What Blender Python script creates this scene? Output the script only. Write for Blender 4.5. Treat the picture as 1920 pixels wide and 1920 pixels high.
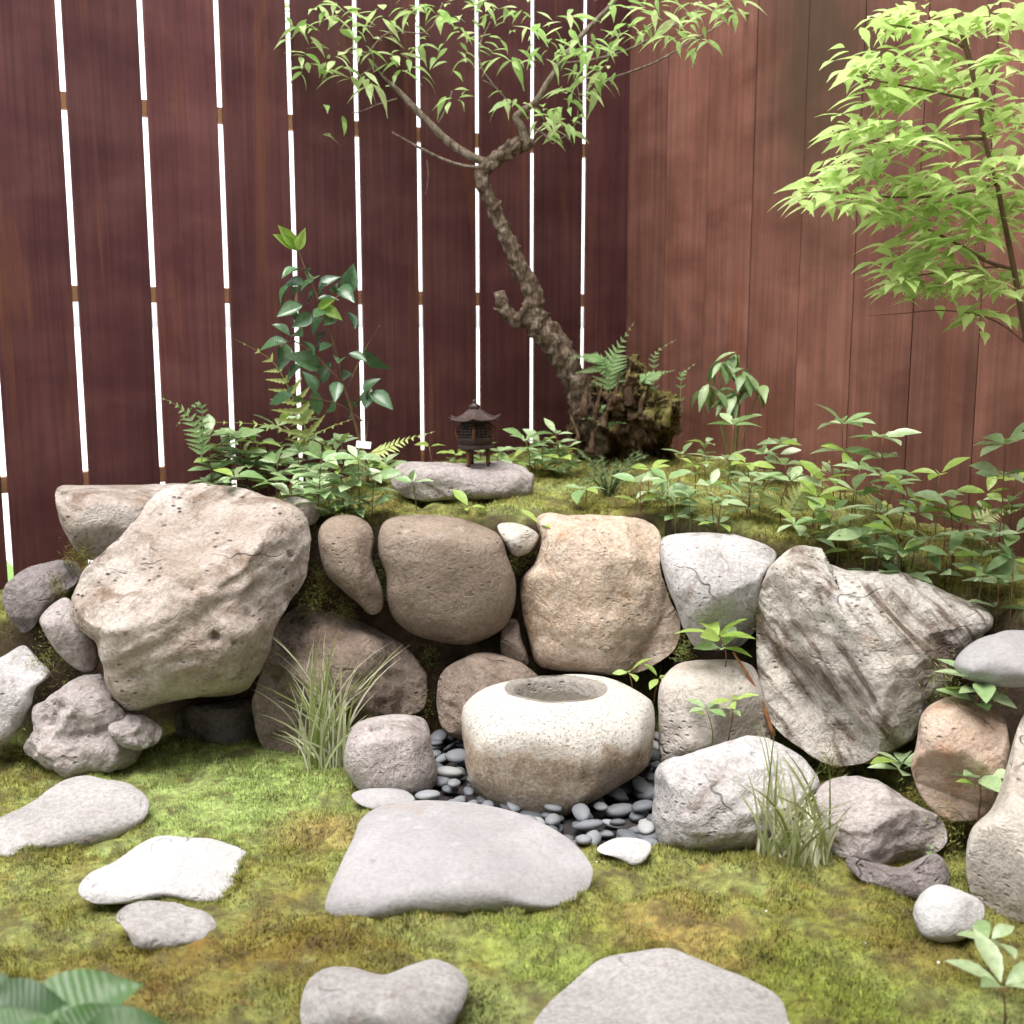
import bpy, math, random
import numpy as np
from mathutils import Vector, Matrix, noise
R = math.radians
random.seed(7); rng = np.random.default_rng(7)
SC = bpy.context.scene
for o in list(bpy.data.objects): bpy.data.objects.remove(o)
COL = SC.collection

# ------------------------------------------------------------------ camera, light, exposure
CAMH, F, PITCH = 1.2, 2175.8, R(9.19)
cam = bpy.data.cameras.new('camera'); camo = bpy.data.objects.new('camera', cam); COL.objects.link(camo)
camo.location = (0, 0, CAMH); camo.rotation_euler = (R(90) - PITCH, 0, 0)
cam.sensor_width = 36; cam.lens = F / 1920 * 36; cam.clip_end = 800; cam.clip_start = 0.05
cam.dof.use_dof = True; cam.dof.focus_distance = 3.1; cam.dof.aperture_fstop = 3.6
SC.camera = camo
SUN_EL, SUN_AZ = R(74), R(225)          # azimuth of the sun seen from above, clockwise from +Y
W = bpy.data.worlds.new('World'); SC.world = W; W.use_nodes = True
wn = W.node_tree.nodes; wl = W.node_tree.links
sky = wn.new('ShaderNodeTexSky'); sky.sky_type = 'NISHITA'; sky.sun_disc = False
sky.sun_elevation = SUN_EL; sky.sun_rotation = SUN_AZ; sky.air_density = 1.0; sky.dust_density = 1.5; sky.ozone_density = 1.0
wn['Background'].inputs[1].default_value = 0.15
hs = wn.new('ShaderNodeHueSaturation'); hs.inputs['Saturation'].default_value = .12   # thin overcast: a near-white sky
wl.new(sky.outputs[0], hs.inputs['Color']); wl.new(hs.outputs[0], wn['Background'].inputs[0])
sun = bpy.data.lights.new('sun', 'SUN'); sun.energy = 1.5; sun.angle = R(38); sun.color = (1, .945, .9)
suno = bpy.data.objects.new('sun', sun); COL.objects.link(suno); suno.location = (-2, -2, 6)
sd = Vector((math.sin(SUN_AZ) * math.cos(SUN_EL), math.cos(SUN_AZ) * math.cos(SUN_EL), math.sin(SUN_EL)))
suno.rotation_euler = sd.to_track_quat('Z', 'Y').to_euler()
SC.view_settings.view_transform = 'Standard'; SC.view_settings.look = 'None'
SC.view_settings.exposure = 1.75; SC.view_settings.gamma = 1
SC.view_settings.use_curve_mapping = False
SC.render.engine = 'CYCLES'
SC.cycles.use_denoising = True
SC.cycles.use_adaptive_sampling = True; SC.cycles.adaptive_threshold = .03
SC.cycles.max_bounces = 5; SC.cycles.diffuse_bounces = 3; SC.cycles.glossy_bounces = 2; SC.cycles.transparent_max_bounces = 6
SC.cycles.caustics_reflective = False; SC.cycles.caustics_refractive = False

# ------------------------------------------------------------------ helpers
ct, st = math.cos(PITCH), math.sin(PITCH)
def ray(px, py):
    u, v = (px - 960) / F, (py - 960) / F
    return Vector((u, ct - v * st, -st - v * ct))
def at(px, py, Y):
    d = ray(px, py); return Vector((0, 0, CAMH)) + d * (Y / d.y)
def on_z(px, py, z=0.0):
    d = ray(px, py); return Vector((0, 0, CAMH)) + d * ((z - CAMH) / d.z)
def tag(o, label=None, cat=None, group=None, kind=None):
    if label: o['label'] = label
    if cat: o['category'] = cat
    if group: o['group'] = group
    if kind: o['kind'] = kind
    return o
def mesh(name, vs, fs, smooth=True, mat=None):
    me = bpy.data.meshes.new(name); me.from_pydata([tuple(v) for v in vs], [], fs); me.update()
    if smooth: me.polygons.foreach_set('use_smooth', [True] * len(me.polygons))
    if mat: me.materials.append(mat)
    return me
def link(name, me, parent=None, loc=None):
    o = bpy.data.objects.new(name, me); COL.objects.link(o)
    if parent: o.parent = parent
    if loc is not None: o.location = loc
    return o
def empty(name, loc, label=None, cat=None, group=None):
    o = bpy.data.objects.new(name, None); COL.objects.link(o); o.location = loc; o.empty_display_size = .05
    return tag(o, label, cat, group)
def catmull(pts, n, closed=False):
    pts = [Vector(p) for p in pts]; out = []; m = len(pts)
    segs = m if closed else m - 1
    for i in range(segs):
        g = lambda k: pts[k % m] if closed else pts[min(max(k, 0), m - 1)]
        a, b, c, d = g(i - 1), g(i), g(i + 1), g(i + 2)
        for j in range(n):
            t = j / n
            out.append(.5 * ((2 * b) + (c - a) * t + (2 * a - 5 * b + 4 * c - d) * t * t + (3 * b - a - 3 * c + d) * t ** 3))
    if not closed: out.append(pts[-1])
    return out
def tube(path, rad, sides=8, rough=0.0, seed=0, fr=30):
    """swept tube along a path of points with a radius each"""
    path = [Vector(p) for p in path]; vs = []; fs = []; n = len(path); prev = None
    for i, p in enumerate(path):
        t = (path[min(i + 1, n - 1)] - path[max(i - 1, 0)]).normalized()
        if prev is None:
            a = t.orthogonal().normalized()
        else:
            a = (prev - t * prev.dot(t)).normalized()
        prev = a; b = t.cross(a)
        for k in range(sides):
            th = 2 * math.pi * k / sides
            dirv = a * math.cos(th) + b * math.sin(th); r = rad[i]
            if rough:
                q = (p + dirv * r) * fr + Vector((seed, 0, 0))
                r *= 1 + rough * (noise.fractal(q, 1, 2, 4) - .6 * abs(noise.noise(Vector((q.x * 2.3, q.y * 2.3, q.z * .9))))) + rough * .7 * noise.noise(Vector((q.x * .3, q.y * .3, q.z * .3)))
            vs.append(p + dirv * r)
    for i in range(n - 1):
        for k in range(sides):
            k2 = (k + 1) % sides
            fs.append((i * sides + k, i * sides + k2, (i + 1) * sides + k2, (i + 1) * sides + k))
    fs.append(tuple(reversed(range(sides)))); fs.append(tuple((n - 1) * sides + k for k in range(sides)))
    return vs, fs
def join(parts):
    V = []; Fs = []
    for vs, fs in parts:
        o = len(V); V += list(vs); Fs += [tuple(i + o for i in f) for f in fs]
    return V, Fs
def box(sx, sy, sz, c=(0, 0, 0), bev=0.0):
    """box with bevelled long edges"""
    x, y, z = sx / 2, sy / 2, sz / 2; b = bev
    if b:
        prof = [(-x + b, -y), (x - b, -y), (x, -y + b), (x, y - b), (x - b, y), (-x + b, y), (-x, y - b), (-x, -y + b)]
    else:
        prof = [(-x, -y), (x, -y), (x, y), (-x, y)]
    n = len(prof)
    vs = [Vector((p[0] + c[0], p[1] + c[1], s * z + c[2])) for s in (-1, 1) for p in prof]
    fs = [(i, (i + 1) % n, n + (i + 1) % n, n + i) for i in range(n)] + [tuple(reversed(range(n))), tuple(range(n, 2 * n))]
    return vs, fs

# ------------------------------------------------------------------ materials
def nt(name):
    m = bpy.data.materials.new(name); m.use_nodes = True
    t = m.node_tree; b = t.nodes['Principled BSDF']; return m, t.nodes, t.links, b
def rgb(c): return (c[0], c[1], c[2], 1)
def ramp(N, L, src, stops):
    r = N.new('ShaderNodeValToRGB'); e = r.color_ramp.elements
    while len(e) < len(stops): e.new(.5)
    for k, (p, c) in enumerate(stops):
        e[k].position = p; e[k].color = rgb(c) if not isinstance(c, (int, float)) else (c, c, c, 1)
    L.new(src, r.inputs[0]); return r.outputs[0]
def ntex(N, L, co, scale, detail=6, rough=.6, dist=0.0):
    t = N.new('ShaderNodeTexNoise'); t.inputs['Scale'].default_value = scale; t.inputs['Detail'].default_value = detail
    t.inputs['Roughness'].default_value = rough; t.inputs['Distortion'].default_value = dist
    L.new(co, t.inputs['Vector']); return t.outputs['Fac']
def mix(N, L, a, b, fac, mode='MIX'):
    m = N.new('ShaderNodeMix'); m.data_type = 'RGBA'; m.blend_type = mode
    for sock, val in ((m.inputs[6], a), (m.inputs[7], b), (m.inputs[0], fac)):
        if hasattr(val, 'links'): L.new(val, sock)
        elif isinstance(val, (int, float)): sock.default_value = val if sock == m.inputs[0] else (val, val, val, 1)
        else: sock.default_value = rgb(val)
    return m.outputs[2]
def mth(N, L, op, a, b=0.0):
    m = N.new('ShaderNodeMath'); m.operation = op
    for s, v in ((m.inputs[0], a), (m.inputs[1], b)):
        if hasattr(v, 'links'): L.new(v, s)
        else: s.default_value = v
    return m.outputs[0]
def mapping(N, L, co, sc=(1, 1, 1), rot=(0, 0, 0), loc=(0, 0, 0)):
    m = N.new('ShaderNodeMapping'); m.inputs['Scale'].default_value = sc; m.inputs['Rotation'].default_value = rot
    m.inputs['Location'].default_value = loc; L.new(co, m.inputs[0]); return m.outputs[0]
def bump(N, L, b, h, strength=.4, dist=.01):
    n = N.new('ShaderNodeBump'); n.inputs['Strength'].default_value = strength; n.inputs['Distance'].default_value = dist
    L.new(h, n.inputs['Height']); L.new(n.outputs[0], b.inputs['Normal'])

def rock_mat(name, a, b, stain=None, speck=.5, seed=0.0, band=None, pits=.35, scale=1.0, bstr=.55, stain_lo=.55, crack=.5):
    """mottled stone: two base tones, an optional stain tone, grain, pits and bands"""
    m, N, L, P = nt(name)
    tc = N.new('ShaderNodeTexCoord'); co = mapping(N, L, tc.outputs['Object'], loc=(seed, seed * .7, -seed))
    big = ntex(N, L, co, 4.5 * scale, 5, .62, .6)
    c = ramp(N, L, big, [(.32, a), (.68, b)])
    if stain:
        sn = ntex(N, L, co, 7 * scale, 5, .7, 1.2)
        c = mix(N, L, c, stain, ramp(N, L, sn, [(stain_lo, 0), (stain_lo + .17, .85)]))
    if band:
        bc = mapping(N, L, mapping(N, L, co, rot=band[2]), sc=band[1])
        bn = ntex(N, L, bc, 9, 4, .65, .8)
        c = mix(N, L, c, band[0], ramp(N, L, bn, [(.5, 0), (.62, .9)]))
    mid0 = ntex(N, L, co, 30 * scale, 3, .65, .4)
    fine = ntex(N, L, co, 95, 3, .75)
    c = mix(N, L, c, ramp(N, L, fine, [(.3, 1 - speck), (.62, 1.12)]), 1.0, 'MULTIPLY')
    v = N.new('ShaderNodeTexVoronoi'); v.inputs['Scale'].default_value = 34 * scale
    L.new(mapping(N, L, co, sc=(1, 1, 1.8)), v.inputs['Vector'])
    pn = ntex(N, L, co, 11, 2, .6)
    pit = mth(N, L, 'MULTIPLY', ramp(N, L, v.outputs['Distance'], [(.1, 1), (.26, 0)]), ramp(N, L, pn, [(.5, 0), (.62, 1)]))
    c = mix(N, L, c, (.05, .04, .035), mth(N, L, 'MULTIPLY', pit, pits))
    lv = N.new('ShaderNodeTexVoronoi'); lv.inputs['Scale'].default_value = 15 * scale; L.new(co, lv.inputs['Vector'])
    ln_ = mth(N, L, 'ADD', lv.outputs['Distance'], mth(N, L, 'MULTIPLY', mid0, .7))
    lm = mth(N, L, 'MULTIPLY', ramp(N, L, ln_, [(.48, 1), (.58, 0)]), ramp(N, L, lv.outputs['Color'], [(.45, 0), (.55, 1)]))
    c = mix(N, L, c, tuple(min(.62, x * 1.45 + .03) for x in b), mth(N, L, 'MULTIPLY', lm, .22))
    lm2 = mth(N, L, 'MULTIPLY', ramp(N, L, ln_, [(.42, 1), (.6, 0)]), ramp(N, L, lv.outputs['Color'], [(.25, 1), (.33, 0)]))
    c = mix(N, L, c, tuple(x * .5 for x in a), mth(N, L, 'MULTIPLY', lm2, .4))
    ck = ntex(N, L, mapping(N, L, co, sc=(1, 1, 1.7), rot=(.3, .5, .2)), 2.6 * scale, 4, .5, .15)
    cr = mth(N, L, 'MULTIPLY', ramp(N, L, mth(N, L, 'ABSOLUTE', mth(N, L, 'SUBTRACT', ck, .5)), [(.0, 1), (.007, 0)]), ramp(N, L, ntex(N, L, co, 6, 2, .5), [(.52, 0), (.66, 1)]))
    c = mix(N, L, c, (.04, .03, .025), mth(N, L, 'MULTIPLY', cr, crack))
    L.new(c, P.inputs['Base Color']); P.inputs['Roughness'].default_value = .86
    P.inputs['Specular IOR Level'].default_value = .25
    mid = ntex(N, L, co, 22 * scale, 5, .68, .5)
    h = mth(N, L, 'ADD', mth(N, L, 'MULTIPLY', mid, 1.0), mth(N, L, 'MULTIPLY', fine, .28))
    h = mth(N, L, 'SUBTRACT', h, mth(N, L, 'MULTIPLY', pit, .5)); h = mth(N, L, 'SUBTRACT', h, mth(N, L, 'MULTIPLY', cr, crack))
    bump(N, L, P, h, min(1, bstr * 1.5), .018)
    return m

def wood_mat(name, c1, c2, c3, stain=None):
    m, N, L, P = nt(name)
    tc = N.new('ShaderNodeTexCoord'); oi = N.new('ShaderNodeObjectInfo')
    comb = N.new('ShaderNodeCombineXYZ'); L.new(mth(N, L, 'MULTIPLY', oi.outputs['Random'], 37), comb.inputs[0])
    L.new(mth(N, L, 'MULTIPLY', oi.outputs['Random'], 11), comb.inputs[2])
    va = N.new('ShaderNodeVectorMath'); va.operation = 'ADD'; L.new(tc.outputs['Object'], va.inputs[0]); L.new(comb.outputs[0], va.inputs[1])
    co = va.outputs[0]
    grain = ntex(N, L, mapping(N, L, co, sc=(60, 60, 1.6)), 1, 6, .6, .4)
    figure = ntex(N, L, mapping(N, L, co, sc=(7, 7, .55)), 1, 5, .6, 1.6)
    blot = ntex(N, L, mapping(N, L, co, sc=(3.2, 3.2, 5.0)), 1, 5, .55, .3)
    c = ramp(N, L, blot, [(.34, c1), (.66, c2)])
    c = mix(N, L, c, c3, ramp(N, L, figure, [(.56, 0), (.72, .75)]))
    c = mix(N, L, c, ramp(N, L, grain, [(.3, .72), (.7, 1.18)]), 1.0, 'MULTIPLY')
    var = N.new('ShaderNodeMapRange'); L.new(oi.outputs['Random'], var.inputs[0]); var.inputs[3].default_value = .74; var.inputs[4].default_value = 1.2
    cc = N.new('ShaderNodeCombineColor')
    for k in range(3): L.new(var.outputs[0], cc.inputs[k])
    c = mix(N, L, c, cc.outputs[0], 1.0, 'MULTIPLY')
    # small specks of dirt
    sp = ntex(N, L, mapping(N, L, co, sc=(1, 1, 1)), 160, 2, .5)
    c = mix(N, L, c, (.02, .012, .01), ramp(N, L, sp, [(.70, 0), (.76, .6)]))
    if stain:
        g = N.new('ShaderNodeNewGeometry')
        d = N.new('ShaderNodeVectorMath'); d.operation = 'DISTANCE'
        nn = N.new('ShaderNodeTexNoise'); nn.inputs['Scale'].default_value = 4; L.new(g.outputs['Position'], nn.inputs['Vector'])
        sep = mapping(N, L, g.outputs['Position'], sc=stain[1])
        L.new(sep, d.inputs[0]); d.inputs[1].default_value = tuple(a * b for a, b in zip(stain[0], stain[1]))
        dd = mth(N, L, 'ADD', d.outputs['Value'], mth(N, L, 'MULTIPLY', mth(N, L, 'SUBTRACT', nn.outputs['Fac'], .5), .5))
        c = mix(N, L, c, stain[2], ramp(N, L, dd, [(.12, .85), (.55, 0)]))
    L.new(c, P.inputs['Base Color']); P.inputs['Roughness'].default_value = .7; P.inputs['Specular IOR Level'].default_value = .22
    bump(N, L, P, mth(N, L, 'ADD', grain, mth(N, L, 'MULTIPLY', figure, .6)), .25, .003)
    return m

def leaf_mat(name, c1, c2, rough=.4, trans=.35, tcol=None, spec=.5, vein=True):
    m, N, L, P = nt(name)
    oi = N.new('ShaderNodeObjectInfo'); tc = N.new('ShaderNodeTexCoord')
    c = ramp(N, L, oi.outputs['Random'], [(0, c1), (1, c2)])
    nz = ntex(N, L, tc.outputs['Object'], 6, 4, .6)
    c = mix(N, L, c, ramp(N, L, nz, [(.3, .8), (.7, 1.18)]), 1.0, 'MULTIPLY')
    L.new(c, P.inputs['Base Color']); P.inputs['Roughness'].default_value = rough; P.inputs['Specular IOR Level'].default_value = spec
    if vein:
        w = N.new('ShaderNodeTexWave'); w.inputs['Scale'].default_value = 5; w.inputs['Distortion'].default_value = 2.0
        L.new(tc.outputs['Object'], w.inputs['Vector']); bump(N, L, P, w.outputs['Fac'], .12, .01)
    if trans:
        t = N.new('ShaderNodeBsdfTranslucent'); mx = N.new('ShaderNodeMixShader'); mx.inputs[0].default_value = trans
        tcx = mix(N, L, c, tcol or (1.0, 1.0, .5), .35)
        L.new(mix(N, L, c, tcol, .6) if tcol else c, t.inputs['Color'])
        L.new(P.outputs[0], mx.inputs[1]); L.new(t.outputs[0], mx.inputs[2])
        L.new(mx.outputs[0], N['Material Output'].inputs['Surface'])
    return m
def plain(name, c, rough=.7, spec=.3, metal=0.0, nscale=30, var=.35, bstr=.2):
    m, N, L, P = nt(name); tc = N.new('ShaderNodeTexCoord')
    nz = ntex(N, L, tc.outputs['Object'], nscale, 6, .65)
    L.new(mix(N, L, c, ramp(N, L, nz, [(.3, 1 - var), (.7, 1 + var)]), 1.0, 'MULTIPLY'), P.inputs['Base Color'])
    P.inputs['Roughness'].default_value = rough; P.inputs['Specular IOR Level'].default_value = spec; P.inputs['Metallic'].default_value = metal
    if bstr: bump(N, L, P, nz, bstr, .004)
    return m

# moss: patches of bright green, olive and rust, from world position
def moss_nodes(N, L):
    g = N.new('ShaderNodeNewGeometry'); co = g.outputs['Position']
    n1 = ntex(N, L, mapping(N, L, co, loc=(3.1, .4, 0)), 3.0, 6, .62, .5)
    n2 = ntex(N, L, mapping(N, L, co, loc=(9.3, 2.2, 0)), 8.5, 5, .6, .4)
    n3 = ntex(N, L, mapping(N, L, co, loc=(1.7, 7.7, 0)), 46, 4, .65); n4 = ntex(N, L, mapping(N, L, co, loc=(5.7, 2.7, 0)), 21, 5, .65, .3)
    c = ramp(N, L, n1, [(.28, (.19, .15, .04)), (.46, (.25, .245, .06)), (.66, (.33, .385, .13))])
    c = mix(N, L, c, (.23, .135, .04), ramp(N, L, n2, [(.58, 0), (.72, .5)]))
    c = mix(N, L, c, (.34, .22, .07), ramp(N, L, n2, [(.30, .7), (.42, 0)]))
    for (px, py, rad, col, k) in ((430, 1490, .46, (.36, .46, .15), 1.15), (930, 1880, .17, (.36, .42, .17), .8), (1560, 1850, .3, (.27, .34, .06), .7), (1010, 1790, .2, (.30, .37, .07), .7),
                                  (590, 1560, .13, (.34, .20, .08), .7), (560, 1760, .22, (.21, .13, .025), .6), (1290, 1760, .16, (.42, .29, .10), .75), (300, 1850, .2, (.24, .13, .03), .5), (1700, 1800, .12, (.28, .15, .05), .5)):
        q = on_z(px, py, 0); d = N.new('ShaderNodeVectorMath'); d.operation = 'DISTANCE'; L.new(co, d.inputs[0]); d.inputs[1].default_value = tuple(q)
        dd = mth(N, L, 'ADD', d.outputs['Value'], mth(N, L, 'MULTIPLY', mth(N, L, 'SUBTRACT', mth(N, L, 'ADD', mth(N, L, 'MULTIPLY', n2, .5), mth(N, L, 'MULTIPLY', n4, .5)), .5), rad * 4.0))
        c = mix(N, L, c, col, ramp(N, L, dd, [(rad * .35, k * .85), (rad * 1.1, 0)]))
    c = mix(N, L, c, (.15, .085, .03), ramp(N, L, n4, [(.56, 0), (.7, .42)]))
    c = mix(N, L, c, (.40, .43, .18), ramp(N, L, n4, [(.3, .5), (.42, 0)]))
    c = mix(N, L, c, ramp(N, L, n3, [(.3, .5), (.7, 1.35)]), 1.0, 'MULTIPLY')
    return g, co, c
def moss_mat(name, blades):
    m, N, L, P = nt(name); g, co, c = moss_nodes(N, L)
    if blades:
        a = N.new('ShaderNodeAttribute'); a.attribute_name = 'tone'
        c = mix(N, L, c, ramp(N, L, a.outputs['Fac'], [(0, .6), (1, 1.45)]), 1.0, 'MULTIPLY')
        t = N.new('ShaderNodeBsdfTranslucent'); mx = N.new('ShaderNodeMixShader'); mx.inputs[0].default_value = .3
        L.new(c, t.inputs['Color']); L.new(P.outputs[0], mx.inputs[1]); L.new(t.outputs[0], mx.inputs[2])
        L.new(mx.outputs[0], N['Material Output'].inputs['Surface'])
    else:
        sep = N.new('ShaderNodeSeparateXYZ'); L.new(g.outputs['Normal'], sep.inputs[0])
        soil = ramp(N, L, ntex(N, L, co, 40, 6, .7), [(.3, (.03, .02, .014)), (.7, (.10, .068, .045))])
        c = mix(N, L, soil, mix(N, L, c, .8, 1.0, 'MULTIPLY'), mth(N, L, 'MULTIPLY', ramp(N, L, sep.outputs[2], [(.2, 0), (.6, 1)]), ramp(N, L, ntex(N, L, co, 14, 4, .6), [(.38, .35), (.55, 1)])))
        bump(N, L, P, ntex(N, L, co, 90, 6, .7), .6, .01)
    L.new(c, P.inputs['Base Color']); P.inputs['Roughness'].default_value = .8; P.inputs['Specular IOR Level'].default_value = .15
    return m

M = {}
M['board_dark'] = wood_mat('stained_wood_dark', (.076, .023, .024), (.122, .046, .043), (.165, .06, .032))
# ------------------------------------------------------------------ fences (directions measured from the vanishing lines)
P1 = Vector((-1.384, 3.738, 0)); D = Vector((.8463, .5327, 0)); E_ = Vector((.5327, -.8463, 0))
BW, BW2 = .24665, .2431
CN = P1 + D * 2.194
NL = Vector((.5327, -.8463, 0)); NR = Vector((-.8463, -.5327, 0))
FH = 2.85
stain_c = CN + E_ * (BW2 * 4.25); stain_c.z = 2.15
M['board_red'] = wood_mat('stained_wood_red', (.12, .046, .032), (.20, .088, .064), (.175, .062, .037),
                          stain=(stain_c, (1.5, 1.5, .6), (.055, .034, .018)))
def fence():
    t = empty('board_fence', P1, 'dark brown fence of wide vertical boards with bright gaps between them', 'fence')
    gap = .0185
    meB = mesh('fence_board', *box(BW - gap, .012, FH + .1, bev=.002), smooth=False, mat=M['board_dark'])
    ang = math.atan2(D.y, D.x)
    for n in range(-9, 9):  # boards run on unseen to the left, added to block side light
        o = link('board', meB, t, D * (BW * (n + .5)) + Vector((0, 0, FH / 2 - .05))); o.rotation_euler = (0, 0, ang)
    meR = mesh('fence_rail', *box(BW * 18.6, .035, .050, bev=.002), smooth=False, mat=plain('rail_wood', (.42, .22, .11), nscale=14))
    for z in (1.885, 1.296, .70, .09, 2.5):
        o = link('rail', meR, t, D * (BW * -.15) - NL * .026 + Vector((0, 0, z))); o.rotation_euler = (0, 0, ang)
    t2 = empty('board_wall', CN, 'reddish brown wall of tight vertical boards right of the corner', 'wall')
    ang = math.atan2(E_.y, E_.x)
    meB = mesh('wall_board', *box(BW2 - .003, .018, FH + .1, bev=.0015), smooth=False, mat=M['board_red'])
    for n in range(0, 19):  # the far boards lie out of view, added to hold back side light
        o = link('board', meB, t2, E_ * (BW2 * (n + .5)) + NR * (-.009 + random.uniform(-.0015, .0015)) + Vector((0, 0, FH / 2 - .05))); o.rotation_euler = (0, 0, ang)
    bk = link('backing', mesh('wall_backing', *box(BW2 * 19, .02, FH), smooth=False, mat=M['board_dark']), t2, E_ * BW2 * 9.5 - NR * .032 + Vector((0, 0, FH / 2))); bk.rotation_euler = (0, 0, ang)  # dark sheet added behind the boards so no light leaks through the seams
fence()

def added_house():
    # unseen building added behind the camera; its deep eave shades the garden front
    t = empty('added_house', (0, -.9, 0), 'unseen dark timber building with a deep eave, added to shade the garden', 'added_house')
    wd = plain('added_house_timber', (.10, .07, .05), nscale=9)
    link('wall', mesh('added_house_wall', *box(7, .12, 2.7), smooth=False, mat=plain('added_house_plaster', (.30, .26, .21), nscale=5, var=.15)), t, (0, -.2, 1.35))
    for x in (-3, -1.5, 0, 1.5, 3): link('post', mesh('added_house_post', *box(.12, .12, 2.6, bev=.01), smooth=False, mat=wd), t, (x, -.06, 1.3))
    r = link('roof', mesh('added_house_roof', *box(7.4, 3.4, .12, bev=.02), smooth=False, mat=wd), t, (0, .25, 2.72)); r.rotation_euler = (R(-12), 0, 0)
    link('veranda', mesh('added_house_veranda', *box(7, .55, .06, bev=.008), smooth=False, mat=wd), t, (0, .2, .42))
added_house()

# ------------------------------------------------------------------ ground
EDGE = [(-2.9, 3.2, .30), (-1.5, 3.3, .36), (-1.15, 3.36, .45), (-.75, 3.38, .61), (0, 3.38, .655), (.45, 3.35, .655), (.75, 3.2, .62),
        (1.0, 3.03, .565), (1.24, 2.86, .51), (1.37, 2.5, .44), (1.44, 1.9, .38), (1.5, 1.1, .34), (1.55, .2, .3)]
DG = .0125
GX = np.arange(-2.9, 2.7, DG); GY = np.arange(.3, 5.3, DG)
def terrain_grid():
    X, Y = np.meshgrid(GX, GY); best = np.full(X.shape, 1e9); sgn = np.zeros(X.shape); zt = np.zeros(X.shape)
    for (x0, y0, z0), (x1, y1, z1) in zip(EDGE[:-1], EDGE[1:]):
        dx, dy = x1 - x0, y1 - y0; t = np.clip(((X - x0) * dx + (Y - y0) * dy) / (dx * dx + dy * dy), 0, 1)
        qx, qy = x0 + t * dx, y0 + t * dy; d = np.hypot(X - qx, Y - qy)
        s = np.sign(dx * (Y - y0) - dy * (X - x0)); k = d < best
        best = np.where(k, d, best); sgn = np.where(k, s, sgn); zt = np.where(k, z0 + t * (z1 - z0), zt)
    sd_ = best * np.where(sgn == 0, 1, sgn)
    u = np.clip((sd_ + .10) / .12, 0, 1); u = u * u * (3 - 2 * u)
    Z = zt * u + np.clip(sd_ - .1, 0, 1) * .03
    nz = np.zeros(X.shape)
    for i in range(X.shape[0]):
        for j in range(X.shape[1]):
            p = Vector((X[i, j] * 2.6, Y[i, j] * 2.6, .3)); nz[i, j] = noise.fractal(p, 1, 2, 4)
    cu = np.zeros(X.shape)
    for i in range(X.shape[0]):
        for j in range(X.shape[1]):
            a, b = X[i, j], Y[i, j]
            if abs(a) > b * .5 + .15 or b < 1.5: continue
            q = Vector((a * 8 + .5 * noise.noise(Vector((a * 6, b * 6, 0))), b * 8 + .5 * noise.noise(Vector((a * 6, b * 6, 5))), .5))
            f1 = noise.voronoi(q)[0][0]; f2 = noise.voronoi(q * 2.3)[0][0]; m_ = .55 + .6 * noise.noise(Vector((a * 2, b * 2, 9)))
            cu[i, j] = m_ * (.5 - f1 * f1 * 1.3) + .32 * (.5 - f2 * f2 * 1.3)
    Z += nz * .014 * (1 - .3 * u) + cu * .048
    Z += np.clip(-sd_ - .25, 0, 1.5) * .0
    return Z
GZ = terrain_grid()
PEB_L = [(770, 1520), (790, 1400), (865, 1372), (905, 1450), (955, 1515), (900, 1545)]
PEB_R = [(900, 1545), (955, 1500), (1040, 1505), (1110, 1480), (1200, 1470), (1236, 1390), (1262, 1440), (1240, 1530), (1228, 1588), (1105, 1598), (1010, 1575)]
def inpoly(x, y, poly):
    c = np.zeros(np.shape(x), bool); n = len(poly)
    for i in range(n):
        x0, y0 = poly[i]; x1, y1 = poly[(i + 1) % n]
        k = ((y0 > y) != (y1 > y)) & (x < (x1 - x0) * (y - y0) / (y1 - y0 + 1e-12) + x0); c ^= k
    return c
pebpolys = [[tuple(on_z(*p, -.01))[:2] for p in poly] for poly in (PEB_L, PEB_R)]
bedpoly = [tuple(on_z(*p, -.01))[:2] for p in [(765, 1530), (785, 1390), (870, 1365), (1240, 1370), (1275, 1440), (1250, 1560), (1215, 1588), (1120, 1592), (1000, 1575)]]
XX, YY = np.meshgrid(GX, GY); inbed = inpoly(XX, YY, bedpoly); GZ = np.where(inbed, -.03 + GZ * .2, GZ)
def gz(x, y):
    fx = np.clip((np.asarray(x) - GX[0]) / DG, 0, len(GX) - 1.001); fy = np.clip((np.asarray(y) - GY[0]) / DG, 0, len(GY) - 1.001)
    i = fx.astype(int); j = fy.astype(int); a = fx - i; b = fy - j
    return GZ[j, i] * (1 - a) * (1 - b) + GZ[j, i + 1] * a * (1 - b) + GZ[j + 1, i] * (1 - a) * b + GZ[j + 1, i + 1] * a * b
def inside(x, y, m=0.0):
    return (((x - P1.x) * NL.x + (y - P1.y) * NL.y) > m) & (((x - CN.x) * NR.x + (y - CN.y) * NR.y) > m)
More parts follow.
